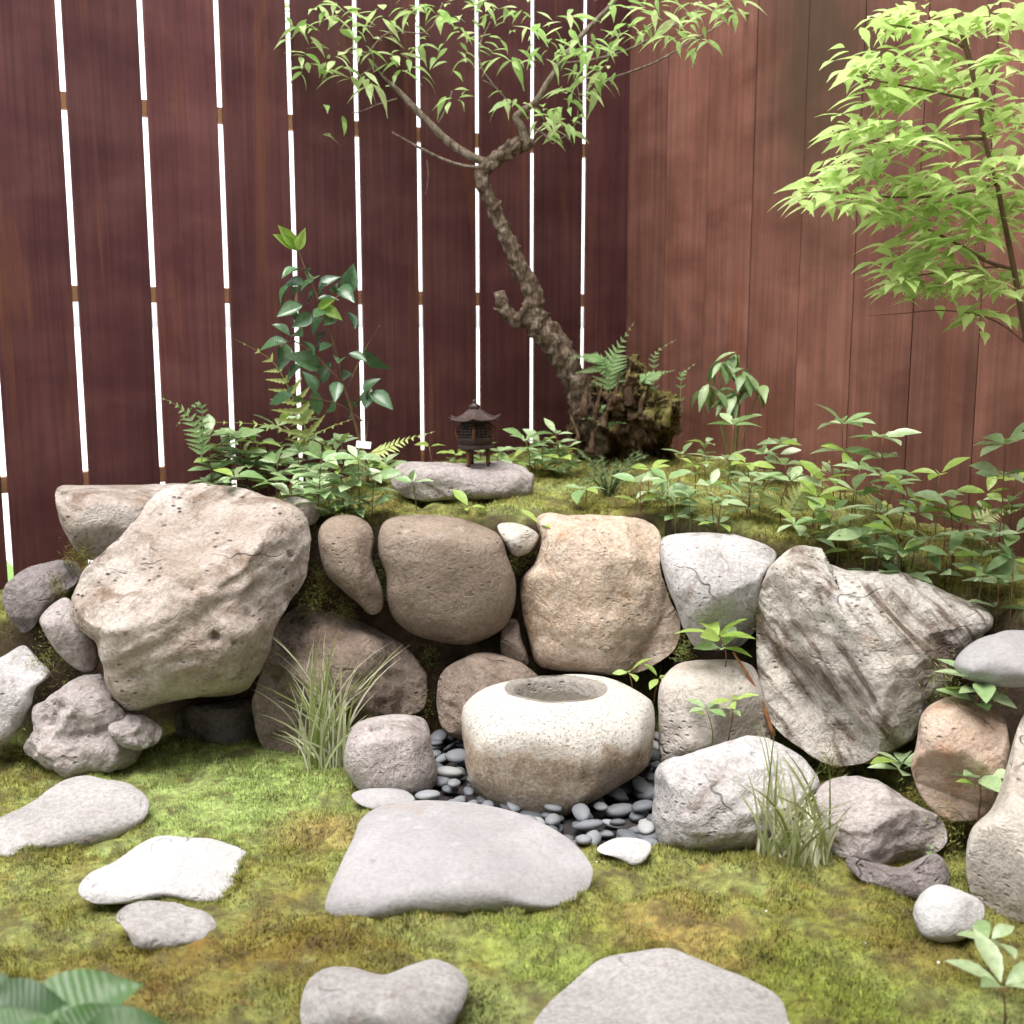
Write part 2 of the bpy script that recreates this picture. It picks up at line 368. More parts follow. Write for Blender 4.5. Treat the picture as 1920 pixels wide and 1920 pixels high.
def ground():
    nx, ny = len(GX), len(GY)
    ok = inside(XX, YY, .0); idx = -np.ones((ny, nx), int); idx[ok] = np.arange(ok.sum())
    vs = np.stack([XX[ok], YY[ok], GZ[ok]], 1); q = np.stack([idx[:-1, :-1], idx[:-1, 1:], idx[1:, 1:], idx[1:, :-1]], -1).reshape(-1, 4)
    q = q[(q >= 0).all(1)]
    me = mesh('moss_ground', vs.tolist(), q.tolist(), mat=moss_mat('moss_soil', False))
    tag(link('moss_ground', me), 'mossy garden ground rising to a planted terrace', None, None, 'structure')
    s = 400; out = mesh('outer_ground', [(-s, -s, -.12), (s, -s, -.12), (s, s, -.12), (-s, s, -.12)], [(0, 1, 2, 3)], mat=plain('pale_gravel', (.62, .6, .57), nscale=60, var=.12))
    tag(link('ground', out), 'pale ground outside the fence', None, None, 'structure')
    bed = [Vector((x, y, -.024)) for x, y in bedpoly]
    tag(link('pebble_bed', mesh('pebble_bed', bed, [tuple(range(len(bed)))], mat=plain('dark_soil', (.03, .026, .026), nscale=80))), 'dark soil under the pebbles', None, None, 'structure')
    # lawn strip behind the fence, seen only through the leftmost gaps
    a, b = P1 - D * 1.2 - NL * .25, P1 + D * .1 - NL * .25; c, d = b - NL * 2.2, a - NL * 2.2
    lw = mesh('lawn', [tuple(Vector((p.x, p.y, .0))) for p in (a, d, c, b)], [(0, 1, 2, 3)], mat=plain('lawn_green', (.14, .26, .05), nscale=70))
    tag(link('lawn', lw), 'green lawn outside the fence', None, None, 'structure')
ground()

def moss():
    n = 560000
    x = rng.uniform(-1.75, 1.75, n); y = rng.uniform(1.55, 4.6, n)
    keep = inside(x, y, .03) & ((y < 3.45) | (rng.random(n) < .8)) & (np.abs(x) < y * .46 + .06) & ~inpoly(x, y, bedpoly)
    x, y = x[keep], y[keep]
    rim = np.concatenate(RIM); rim = rim[rng.integers(0, len(rim), 60000)]; nr = len(rim)     # fringe creeping up the stones' feet
    x = np.concatenate([x, rim[:, 0] + rng.normal(0, .007, nr)]); y = np.concatenate([y, rim[:, 1] + rng.normal(0, .007, nr)])
    kb = ~inpoly(x, y, bedpoly) & inside(x, y, .03); x, y = x[kb], y[kb]; n = len(x); z = gz(x, y)
    e = .02; sx = (gz(x + e, y) - gz(x - e, y)) / (2 * e); sy = (gz(x, y + e) - gz(x, y - e)) / (2 * e)
    k = np.hypot(sx, sy) < 2.6 + 4 * (rng.random(len(x)) ** 2); x, y, z = x[k], y[k], z[k]; n = len(x)
    th = rng.uniform(0, 2 * np.pi, n); ln = rng.uniform(.005, .014, n); el = rng.uniform(.25, 1.3, n); wd = rng.uniform(.0009, .002, n)
    cl = np.array([noise.noise(Vector((a * 9, b * 9, 2.2))) for a, b in zip(x, y)])
    ln *= 1 + .55 * cl; z = z + .006 * cl
    dx, dy = np.cos(th), np.sin(th)
    b0 = np.stack([x - dy * wd, y + dx * wd, z - .003], 1); b1 = np.stack([x + dy * wd, y - dx * wd, z - .003], 1)
    tp = np.stack([x + dx * ln * np.cos(el), y + dy * ln * np.cos(el), z + ln * np.sin(el)], 1)
    V = np.empty((n * 3, 3)); V[0::3] = b0; V[1::3] = b1; V[2::3] = tp
    me = bpy.data.meshes.new('moss'); me.vertices.add(n * 3); me.vertices.foreach_set('co', V.ravel())
    me.loops.add(n * 3); me.loops.foreach_set('vertex_index', np.arange(n * 3, dtype=np.int32))
    me.polygons.add(n); me.polygons.foreach_set('loop_start', np.arange(0, n * 3, 3, dtype=np.int32))
    me.update(); me.validate()
    at_ = me.attributes.new('tone', 'FLOAT', 'FACE'); at_.data.foreach_set('value', rng.random(n).astype(np.float32))
    me.materials.append(moss_mat('moss_blades', True))
    tag(link('moss', me), 'soft green and rust coloured moss carpet', 'moss', None, 'stuff')
RIM = []

# ------------------------------------------------------------------ stones
def disc_grid(n):
    g = np.linspace(-1, 1, n); A, B = np.meshgrid(g, g)
    r = np.maximum(np.abs(A), np.abs(B)); ph = np.zeros_like(A)
    with np.errstate(divide='ignore', invalid='ignore'):
        k = np.abs(A) > np.abs(B)
        t = np.where(k, np.where(A > 0, 0, 4) + np.where(A != 0, B / np.where(A == 0, 1, A), 0),
                     np.where(B > 0, 2, 6) - np.where(B != 0, A / np.where(B == 0, 1, B), 0))
    return r, (t * np.pi / 4) % (2 * np.pi)
def stone(name, label, outline, Y, T, B=None, p=3.0, hinges=(), mat=None, amp=.02, fq=6.0, ridge=0.0, n=60, cat='rock', group=None, seed=None, sharp=.02, facet=0.0, ztop=None, cuts=5, chip=.5, streak=None):
    """closed boulder from a traced outline, inflated towards the front by T and to the back by B; hinges fold planes (tops, undersides) away"""
    seed = seed if seed is not None else (sum(a * 1.7 + b for a, b in outline) * .37) % 50; B = B or T * 1.4
    oc = catmull([(a, b, 0) for a, b in outline], 8, True)
    cx = sum(q.x for q in oc) / len(oc); cy = sum(q.y for q in oc) / len(oc)
    C0 = at(cx, cy, Y); Nn = (Vector((0, 0, CAMH)) - C0).normalized()
    if ztop is not None:      # lay the fold line at this height above the ground
        h = hinges[0]; H0 = on_z((h[0] + h[2]) / 2, (h[1] + h[3]) / 2, ztop); d = ray(cx, cy); o = Vector((0, 0, CAMH))
        Nn = -d.normalized(); C0 = o + d * ((H0 - o).dot(Nn) / d.dot(Nn)); Nn = (o - C0).normalized()
    U = Vector((0, 0, 1)).cross(Nn).normalized(); Vv = Nn.cross(U)
    def uv(px, py):
        d = ray(px, py); o = Vector((0, 0, CAMH)); q = o + d * ((C0 - o).dot(Nn) / d.dot(Nn)) - C0
        return np.array([q.dot(U), q.dot(Vv)])
    poly = np.array([uv(q.x, q.y) for q in oc])
    if ((poly[:, 0] * np.roll(poly[:, 1], -1) - np.roll(poly[:, 0], -1) * poly[:, 1]).sum()) < 0: poly = poly[::-1]
    cen = poly.mean(0); ang = np.arctan2(poly[:, 1] - cen[1], poly[:, 0] - cen[0])
    k0 = np.argmin(np.abs(ang)); poly = np.roll(poly, -k0, 0)
    seg = np.hypot(*(np.roll(poly, -1, 0) - poly).T); s = np.concatenate([[0], np.cumsum(seg)]); s /= s[-1]
    # blend of arc length and angle keeps the grid even
    a2 = np.unwrap(np.arctan2(poly[:, 1] - cen[1], poly[:, 0] - cen[0])); a2 = (a2 - a2[0]) / (2 * np.pi); a2 = np.append(a2, 1.0)
    par = .5 * s + .5 * np.maximum.accumulate(a2); pc = np.vstack([poly, poly[:1]])
    r, ph = disc_grid(n); f = ph / (2 * np.pi)
    bx_ = np.interp(f, par, pc[:, 0]); by_ = np.interp(f, par, pc[:, 1])
    size = max(np.ptp(poly[:, 0]), np.ptp(poly[:, 1]))
    rr = np.sin(r * np.pi / 2) ** .9          # denser rows near the rim
    u = cen[0] + (bx_ - cen[0]) * rr; v = cen[1] + (by_ - cen[1]) * rr
    hf = T * np.sqrt(np.clip(1 - rr ** p, 0, 1)); hb = B * np.sqrt(np.clip(1 - rr ** 2.2, 0, 1))
    rs = np.random.default_rng(int(seed * 1000) % 99991)
    for k in range(cuts):                 # broken planes that slice off the round front
        a = rs.uniform(0, 2 * np.pi); x0 = rs.uniform(.02, .34) * size; sl = rs.uniform(.35, 1.1) * min(1, T / (.22 * size))
        d_ = (u - cen[0]) * np.cos(a) + (v - cen[1]) * np.sin(a); pl = T * rs.uniform(.86, 1.02) - sl * (d_ - x0); w = .0035
        hf = np.where(hf > 1e-6, -w * np.logaddexp(-hf / w, -np.maximum(pl, .03 * T) / w), hf); hf = np.maximum(hf, 0)
    push = np.zeros_like(u)
    for h in hinges:
        (a0, b0), (a1, b1) = uv(h[0], h[1]), uv(h[2], h[3]); dx, dy = a1 - a0, b1 - b0; L_ = math.hypot(dx, dy)
        dist = (-(dy) * (u - a0) + dx * (v - b0)) / L_; w = h[5] if len(h) > 5 else sharp
        push += h[4] * w * np.logaddexp(0, dist / w)
    fu, bu = hf - push, -hb - push
    base = C0 + Vv * float(poly[:, 1].min())
    rim = r >= 1 - 1e-9; idf = np.arange(n * n).reshape(n, n); idb = idf + n * n; idb = np.where(rim, idf, idb)
    Un, Vn, Nx = np.array(U), np.array(Vv), np.array(Nn); c = np.array(C0)
    pf = c + u[..., None] * Un + v[..., None] * Vn + fu[..., None] * Nx
    pb = c + u[..., None] * Un + v[..., None] * Vn + bu[..., None] * Nx
    allp = np.concatenate([pf.reshape(-1, 3), pb.reshape(-1, 3)])
    fs = []
    for i in range(n - 1):
        for j in range(n - 1):
            fs.append((idf[i, j], idf[i, j + 1], idf[i + 1, j + 1], idf[i + 1, j]))
            fs.append((idb[i, j], idb[i + 1, j], idb[i + 1, j + 1], idb[i, j + 1]))
    used = np.unique(np.array(fs)); rem = -np.ones(2 * n * n, int); rem[used] = np.arange(len(used)); fs = rem[np.array(fs)]
    pts = allp[used] - np.array(base)
    me = mesh(name, pts.tolist(), fs.tolist(), mat=mat)
    nrm = np.empty(len(pts) * 3); me.vertices.foreach_get('normal', nrm); nrm = nrm.reshape(-1, 3)
    k = fq; so = Vector((seed, seed * 1.3, -seed)); disp = np.empty(len(pts))
    for i, q in enumerate(pts):
        w = Vector(q) * k + so
        d = noise.noise(w * .55) * .9 + noise.fractal(w * .9, 1.1, 2.2, 4) * .45
        if ridge: d -= ridge * (.55 * abs(noise.noise(w * .8)) + .4 * abs(noise.noise(Vector((w.x * 1.5, w.y * 1.5, w.z * 2.6)))) + .16 * abs(noise.noise(w * 4.3)))
        if chip:
            d += chip * ((noise.voronoi(w * .8 + Vector((0, 0, noise.noise(w) * .4)), distance_metric='MANHATTAN')[0][0] - .5) * .8 + (noise.voronoi(w * 2.1, distance_metric='MANHATTAN')[0][0] - .5) * .3)
        if streak:
            ca, sa = math.cos(streak[0]), math.sin(streak[0]); al = (q[0] * ca + q[2] * sa) * k; ac = (-q[0] * sa + q[2] * ca) * k; wob = noise.noise(w * .7) * .5
            d -= streak[1] * (abs(noise.noise(Vector((al * .22 + seed, q[1] * k * .4, ac * 1.1 + wob)))) * 1.3 + .5 * abs(noise.noise(Vector((al * .4, q[1] * k * .6 + seed, ac * 2.6 + wob)))))
        disp[i] = d
    rimf = np.concatenate([rr.ravel(), rr.ravel()])[used]
    pts = pts + nrm * (disp * amp * (1 - .55 * rimf ** 8))[:, None]
    me.vertices.foreach_set('co', pts.ravel()); me.update()
    wp = pts + np.array(base); gh = gz(wp[:, 0], wp[:, 1]); kk = (np.abs(wp[:, 2] - gh) < .012) & (wp[:, 1] < 4.2); RIM.append(wp[kk])
    o = link(name, me, None, base); tag(o, label, cat, group)
    return o

warm = rock_mat('boulder_buff', (.27, .21, .165), (.48, .435, .395), (.15, .095, .062), speck=.32, seed=1, pits=.95, stain_lo=.51)
brown = rock_mat('rock_brown', (.14, .10, .075), (.27, .215, .175), (.08, .055, .04), speck=.4, seed=5, pits=.6, bstr=.7)
flatbrown = rock_mat('rock_taupe', (.185, .14, .105), (.27, .215, .17), (.36, .32, .29), speck=.3, seed=8, pits=.5, bstr=.5, stain_lo=.62)
tan = rock_mat('rock_tan', (.38, .285, .205), (.54, .445, .36), (.28, .155, .08), speck=.38, seed=11, pits=.25)
grey = rock_mat('rock_pale_grey', (.33, .31, .30), (.50, .48, .475), (.20, .165, .14), speck=.35, seed=14, pits=.4)
banded = rock_mat('rock_banded', (.44, .40, .345), (.62, .585, .54), (.20, .14, .095), speck=.35, seed=18, pits=.4,
                  band=((.13, .09, .065), (.35, .5, 1.7), (0, R(-50), 0)))
dark = rock_mat('rock_dark_grey', (.15, .125, .12), (.27, .24, .235), (.09, .07, .06), speck=.4, seed=22, pits=.5)
mid = rock_mat('rock_mid_grey', (.28, .245, .23), (.42, .38, .365), (.17, .13, .11), speck=.35, seed=25, pits=.6)
cream = rock_mat('rock_cream', (.38, .33, .275), (.53, .49, .445), (.27, .20, .145), speck=.25, seed=28, pits=.3, stain_lo=.6)
white = rock_mat('stone_white', (.38, .37, .36), (.49, .48, .48), (.28, .25, .23), speck=.15, seed=31, pits=.15, stain_lo=.66, bstr=.4)
pale = rock_mat('stone_pale', (.275, .26, .25), (.38, .365, .355), (.23, .185, .15), speck=.3, seed=35, pits=.15, stain_lo=.62, bstr=.3)
lilac = rock_mat('stone_lilac_grey', crack=0.0, a=(.24, .23, .232), b=(.325, .315, .318), stain=(.26, .22, .19), speck=.1, seed=38, pits=.08, stain_lo=.6, bstr=.18)
rust = rock_mat('rock_orange', (.42, .31, .235), (.55, .46, .39), (.38, .21, .12), speck=.25, seed=41, pits=.3, stain_lo=.5)

stone('boulder', 'huge buff boulder with pitted brow leaning out over the moss at left',
      [(330, 900), (420, 903), (510, 920), (565, 945), (586, 1000), (588, 1045), (578, 1090), (555, 1130), (522, 1172), (507, 1230), (482, 1280), (455, 1300), (400, 1313), (330, 1322), (250, 1334), (215, 1315), (190, 1270), (182, 1212), (163, 1195), (140, 1170), (132, 1130), (150, 1080), (190, 1035), (240, 985), (285, 925)],
      3.12, .20, .26, 3.2, [(150, 1030, 590, 985, 1.2, .04), (185, 1330, 160, 1000, 1.0, .025), (520, 1190, 170, 1235, .45, .02)], warm, .034, 7.5, .6, n=116, cat='boulder', streak=(R(24), .55))
stone('rock', 'flat-topped wedge rock behind the huge boulder by the fence',
      [(105, 912), (150, 908), (240, 906), (300, 903), (380, 905), (370, 960), (290, 1000), (240, 1030), (200, 1048), (165, 1050), (135, 1020), (113, 970)],
      3.42, .08, .12, 4, [(100, 928, 330, 945, 4.0, .008)], warm, .012, 8, .3)
stone('rock', 'dark grey knobbly rock at the left edge below the fence',
      [(5, 1110), (40, 1070), (90, 1058), (145, 1052), (152, 1085), (130, 1110), (92, 1140), (62, 1180), (40, 1188), (18, 1160)], 3.3, .07, None, 3, [(5, 1090, 150, 1075, 1.0)], dark, .02, 12, .8)
stone('rock', 'smooth lilac-grey rock tucked against the left flank of the huge boulder',
      [(75, 1160), (100, 1130), (130, 1122), (165, 1180), (185, 1220), (178, 1255), (150, 1257), (110, 1225), (85, 1185)], 3.16, .06, None, 3, [(70, 1160, 180, 1160, .8)], mid, .01, 9, .3)
stone('rock', 'pale angular rock cut by the left edge of the picture',
      [(-80, 1270), (0, 1230), (45, 1205), (72, 1232), (95, 1262), (68, 1290), (55, 1330), (30, 1370), (0, 1400), (-80, 1430)], 3.08, .07, None, 4, [(-60, 1290, 95, 1270, 1.3)], grey, .016, 9, .5)
stone('rock', 'jagged light grey rock under the left of the huge boulder',
      [(62, 1325), (100, 1290), (130, 1272), (190, 1275), (217, 1310), (252, 1340), (296, 1368), (292, 1395), (265, 1402), (245, 1435), (190, 1428), (120, 1440), (48, 1412), (65, 1370)], 3.04, .10, None, 3.4, [(60, 1310, 300, 1330, 1.2), (130, 1445, 110, 1280, .7, .006)], mid, .036, 9, .8, chip=1.5, n=84, cuts=8)
stone('stone', 'small pale angular stone poking out under the huge boulder',
      [(205, 1365), (225, 1345), (262, 1338), (302, 1362), (296, 1392), (262, 1404), (225, 1395)], 2.98, .05, None, 4, [(205, 1362, 302, 1366, 1.6, .006)], mid, .016, 14, .7, n=48, cat='stone', chip=1.2)
stone('rock', 'shadowed brown rock beneath the huge boulder behind the moss',
      [(330, 1345), (400, 1318), (480, 1305), (525, 1325), (520, 1392), (450, 1412), (350, 1412)], 3.28, .08, None, 3, (), dark, .03, 10, .7)
stone('rock', 'rough brown rock behind the left grass tuft',
      [(500, 1190), (560, 1128), (620, 1138), (690, 1163), (742, 1190), (782, 1240), (800, 1290), (785, 1335), (700, 1350), (640, 1380), (580, 1412), (500, 1412), (478, 1330), (485, 1260)], 3.22, .13, None, 2.6, [(520, 1180, 800, 1260, .8)], brown, .035, 9, .8, n=76)
stone('rock', 'narrow upright rock wedged right of the huge boulder',
      [(598, 1000), (620, 970), (660, 965), (690, 982), (701, 1010), (698, 1050), (716, 1100), (717, 1140), (695, 1152), (670, 1130), (640, 1105), (610, 1070)], 3.27, .09, None, 3, [(598, 990, 705, 985, 1.2)], flatbrown, .006, 11, .4, cuts=4, chip=.5)
stone('rock', 'broad smooth-faced taupe rock in the middle of the retaining wall',
      [(712, 1000), (730, 970), (790, 961), (850, 963), (900, 980), (940, 1005), (951, 1040), (968, 1090), (966, 1140), (945, 1180), (900, 1205), (860, 1211), (790, 1197), (745, 1170), (725, 1130), (724, 1080), (712, 1040)], 3.28, .12, None, 5.5, [(712, 990, 950, 1015, 2.2, .015), (960, 1060, 712, 1050, .3, .03)], flatbrown, .008, 7, .25, n=72, cuts=1, chip=.12)
stone('rock', 'small cream rock squeezed between two wall rocks under the moss',
      [(932, 985), (965, 980), (1000, 993), (1010, 1010), (992, 1036), (965, 1043), (948, 1020)], 3.3, .05, None, 2.6, [(930, 1000, 1010, 1003, 1.0)], cream, .008, 14, .3, n=40)
stone('rock', 'tall tan rock with a rusty crack behind the water basin',
      [(1000, 965), (1030, 955), (1060, 960), (1110, 956), (1170, 965), (1215, 975), (1241, 1000), (1240, 1060), (1255, 1120), (1276, 1165), (1270, 1210), (1240, 1240), (1190, 1264), (1100, 1262), (1010, 1257), (990, 1210), (974, 1140), (973, 1085), (1000, 1055), (1012, 1010)], 3.24, .13, None, 4, [(1000, 1000, 1245, 1010, 1.1, .02), (1010, 1260, 960, 1100, .9, .015), (1185, 1160, 1150, 1020, -.5, .004), (1215, 1160, 1180, 1020, .75, .004)], tan, .022, 8, .6, n=84)
stone('rock', 'small dark brown wedge stone between the taupe and tan wall rocks',
      [(942, 1170), (968, 1163), (978, 1200), (990, 1247), (950, 1242), (938, 1210)], 3.3, .05, None, 3, (), brown, .01, 12, .5, n=36)
stone('rock', 'brown rock half hidden behind the left of the water basin',
      [(830, 1260), (880, 1225), (930, 1224), (985, 1250), (1030, 1300), (980, 1390), (880, 1392), (830, 1372), (818, 1310)], 3.2, .12, None, 2.8, [(820, 1270, 1000, 1260, .8)], brown, .025, 9, .6)
stone('rock', 'pale blue-grey wall rock with a smooth sloping top',
      [(1235, 1015), (1265, 997), (1330, 994), (1400, 1008), (1457, 1035), (1435, 1080), (1423, 1130), (1417, 1180), (1380, 1217), (1310, 1217), (1285, 1190), (1265, 1140), (1245, 1080)], 3.1, .13, None, 3, [(1235, 1060, 1450, 1075, 1.3, .03), (1420, 1130, 1250, 1140, .35, .02)], grey, .016, 9, .5, n=72)
stone('boulder', 'large banded grey and brown boulder right of the water basin',
      [(1420, 1110), (1440, 1060), (1480, 1025), (1540, 1017), (1562, 1048), (1620, 1058), (1680, 1065), (1740, 1088), (1800, 1118), (1855, 1150), (1860, 1175), (1832, 1200), (1805, 1250), (1790, 1290), (1750, 1330), (1730, 1372), (1700, 1402), (1640, 1436), (1560, 1436), (1500, 1402), (1450, 1362), (1420, 1300), (1411, 1200)], 2.92, .19, .22, 3.2, [(1420, 1060, 1860, 1165, 1.1, .03), (1415, 1330, 1440, 1050, .8, .02), (1560, 1110, 1860, 1180, -.4, .006)], banded, .03, 8, .5, n=110, cat='boulder', streak=(R(-50), .9))
stone('rock', 'pale tan rock just right of the water basin',
      [(1238, 1290), (1270, 1247), (1320, 1235), (1390, 1240), (1422, 1270), (1445, 1385), (1400, 1420), (1330, 1425), (1270, 1440), (1240, 1432), (1235, 1370)], 2.98, .10, None, 3.2, [(1235, 1270, 1430, 1265, 1.0)], cream, .014, 9, .4)
stone('rock', 'rounded white-grey rock with furrowed base beside the right grass tuft',
      [(1232, 1440), (1280, 1418), (1340, 1395), (1400, 1376), (1450, 1384), (1500, 1420), (1532, 1470), (1522, 1500), (1475, 1565), (1420, 1602), (1330, 1614), (1240, 1594), (1220, 1550), (1225, 1500)], 2.64, .14, None, 2.8, [(1225, 1480, 1530, 1470, .8, .03), (1240, 1500, 1400, 1495, -.5, .004)], grey, .022, 10, .8, n=84, cuts=2, seed=7.3)
stone('stone', 'small yellowish white stone at the tip of the pebble bed',
      [(1118, 1592), (1160, 1570), (1217, 1580), (1212, 1610), (1188, 1624), (1160, 1612)], 2.52, .02, .06, 3, [(1120, 1612, 1215, 1612, 1.4)], white, .005, 16, .3, n=36, cat='stone', ztop=0.02, cuts=3, chip=.35)
st_top = stone('stone', 'short block-like stone with a flattened top beside the left grass tuft',
      [(648, 1395), (668, 1355), (720, 1340), (770, 1337), (802, 1350), (812, 1400), (821, 1452), (802, 1486), (740, 1500), (690, 1497), (648, 1445)], 2.9, .10, None, 4.5, [(648, 1396, 812, 1380, 1.25, .004), (772, 1390, 787, 1500, .9, .004)], mid, .009, 10, .6, n=84, cat='stone', cuts=1, chip=.35)
stone('stone', 'flat bluish grey stone at the foot of the block-like stone',
      [(660, 1490), (700, 1478), (750, 1478), (778, 1502), (735, 1524), (682, 1512)], 2.76, .02, .06, 3, [(660, 1510, 778, 1510, 1.3)], lilac, .005, 14, .3, n=36, cat='stone', ztop=0.02, cuts=3, chip=.35)
stone('stepping_stone', 'largest smooth lilac-grey kneeling stone in front of the water basin',
      [(608, 1702), (625, 1640), (650, 1572), (662, 1530), (700, 1502), (770, 1490), (850, 1493), (940, 1508), (1010, 1533), (1072, 1570), (1107, 1612), (1113, 1642), (1092, 1685), (1040, 1708), (960, 1712), (850, 1718), (760, 1724), (680, 1738), (630, 1738)], 2.32, .075, .16, 3.2, [(610, 1674, 1115, 1632, 1.6, .016)], lilac, .012, 5, .15, n=80, cat='stepping stone', ztop=.042, cuts=3, chip=.35)
stone('stepping_stone', 'long grey-white stepping stone at the left edge of the moss',
      [(-80, 1565), (0, 1532), (60, 1502), (110, 1462), (160, 1447), (200, 1455), (250, 1466), (281, 1495), (276, 1530), (240, 1562), (190, 1583), (130, 1592), (60, 1603), (0, 1615), (-80, 1625)], 2.6, .035, .12, 3.4, [(-60, 1590, 280, 1530, 1.8, .012)], pale, .014, 8, .5, n=64, cat='stepping stone', ztop=.03, cuts=3, chip=.35)
stone('stepping_stone', 'brightest white four-cornered stepping stone in the moss at left',
      [(147, 1672), (165, 1640), (210, 1615), (260, 1577), (300, 1562), (350, 1565), (400, 1568), (440, 1580), (471, 1597), (458, 1640), (442, 1682), (400, 1698), (360, 1692), (310, 1682), (250, 1692), (180, 1694)], 2.36, .03, .10, 4.5, [(150, 1665, 455, 1690, 1.75, .008)], white, .008, 9, .3, n=64, cat='stepping stone', ztop=.024, cuts=3, chip=.35)
stone('stepping_stone', 'small knobbly white stone just below the brightest stepping stone',
      [(217, 1720), (235, 1695), (290, 1688), (340, 1698), (390, 1715), (413, 1745), (400, 1770), (350, 1777), (310, 1784), (260, 1780), (238, 1750)], 2.12, .035, .08, 3, [(217, 1735, 413, 1760, 1.5, .01)], pale, .016, 13, .7, n=56, cat='stepping stone', ztop=.024, cuts=3, chip=.35)
stone('stepping_stone', 'heart-shaped pale stepping stone cut by the bottom edge of the picture',
      [(563, 1885), (575, 1840), (610, 1815), (660, 1814), (720, 1828), (780, 1806), (820, 1795), (860, 1813), (881, 1845), (872, 1882), (850, 1925), (820, 1975), (600, 1975), (568, 1925)], 1.92, .05, .12, 3, [(563, 1890, 880, 1885, 1.5, .015)], pale, .010, 9, .3, n=64, cat='stepping stone', ztop=.05, cuts=3, chip=.35)
stone('stepping_stone', 'broad flat grey stepping stone at the bottom centre right',
      [(985, 1945), (1010, 1890), (1060, 1840), (1110, 1792), (1180, 1775), (1250, 1766), (1300, 1784), (1360, 1810), (1430, 1840), (1477, 1870), (1487, 1912), (1482, 2000), (1000, 2010)], 1.9, .03, .12, 5, [(985, 1985, 1487, 1985, 1.6, .01)], pale, .008, 8, .35, n=72, cat='stepping stone', ztop=.03, cuts=3, chip=.35)
stone('rock', 'warm orange-pink upright rock at the right below the banded boulder',
      [(1711, 1440), (1720, 1400), (1730, 1340), (1760, 1310), (1800, 1299), (1840, 1315), (1882, 1340), (1892, 1400), (1882, 1470), (1850, 1522), (1810, 1538), (1770, 1532), (1733, 1495)], 2.54, .10, None, 3, [(1715, 1350, 1890, 1360, .8)], rust, .016, 10, .5, n=64)
stone('rock', 'lilac-grey rock at the right edge above the orange-pink rock',
      [(1789, 1240), (1820, 1205), (1860, 1187), (1900, 1179), (1970, 1195), (1985, 1270), (1900, 1290), (1830, 1280), (1798, 1266)], 2.56, .08, None, 3, [(1790, 1225, 1980, 1225, .9)], lilac, .012, 10, .4, cuts=3, chip=.35)
stone('rock', 'dark rock with a white patch behind the right grass tuft',
      [(1528, 1500), (1570, 1460), (1640, 1464), (1700, 1498), (1762, 1530), (1778, 1575), (1745, 1612), (1700, 1650), (1640, 1660), (1570, 1615), (1538, 1565)], 2.5, .11, None, 3, [(1530, 1500, 1770, 1560, .8), (1740, 1600, 1560, 1580, .6, .01)], mid, .03, 9, .8, n=64)
stone('rock', 'low dark crumbling rock in the shade right of the right grass tuft',
      [(1590, 1610), (1680, 1630), (1750, 1600), (1782, 1640), (1760, 1690), (1690, 1682), (1620, 1655)], 2.33, .06, None, 3, (), dark, .02, 12, .7, n=48)
stone('boulder', 'smooth cream boulder cut by the right edge of the picture',
      [(1814, 1640), (1822, 1560), (1862, 1510), (1890, 1420), (1920, 1330), (1990, 1290), (2080, 1330), (2100, 1700), (1980, 1760), (1900, 1738), (1850, 1722), (1826, 1690)], 2.3, .14, None, 3, [(1830, 1520, 2060, 1500, .7, .03)], cream, .014, 6, .3, n=64, cat='boulder')
stone('stone', 'small white stone in the moss at the right before the cream boulder',
      [(1711, 1702), (1730, 1670), (1760, 1659), (1800, 1670), (1842, 1695), (1838, 1732), (1790, 1764), (1740, 1764), (1714, 1732)], 2.14, .05, None, 3, [(1711, 1700, 1842, 1710, .9)], white, .012, 13, .5, n=48, cat='stone', cuts=3, chip=.35)
lstone = stone('rock', 'long pitted grey rock carrying the iron lantern',
      [(737, 885), (760, 868), (830, 866), (900, 865), (960, 868), (995, 880), (1003, 900), (990, 932), (930, 936), (870, 938), (830, 936), (770, 938), (735, 912)], 3.62, .07, .2, 3.5, [(737, 884, 1000, 886, 5.0, .008)], mid, .02, 11, .8, n=72)
stone('stone', 'small cream stone peeping out above the right shoulder of the huge boulder',
      [(530, 940), (565, 932), (598, 952), (592, 980), (560, 985)], 3.36, .03, None, 3, (), cream, .006, 14, .3, n=36, cat='stone')
from mathutils.bvhtree import BVHTree
def dent(o, px, py, r, depth):
    # press a small hole into the stone where this sight line meets it
    me = o.data; bv = BVHTree.FromPolygons([v.co for v in me.vertices], [tuple(p.vertices) for p in me.polygons])
    hit, nr, *_ = bv.ray_cast(Vector((0, 0, CAMH)) - o.location, ray(px, py).normalized())
    if hit is None: return
    for v in me.vertices:
        d = (v.co - hit).length / r
        if d < 1: v.co -= nr * depth * (1 - d ** 4)
dent(st_top, 705, 1362, .022, .03)
for bx in bpy.data.objects:
    if bx.get('label', '').startswith('huge buff'): dent(bx, 402, 1196, .017, .022); dent(bx, 440, 1206, .009, .012); dent(bx, 545, 1040, .012, .012)
    if bx.get('label', '').startswith('largest smooth'): dent(bx, 826, 1528, .009, .008)
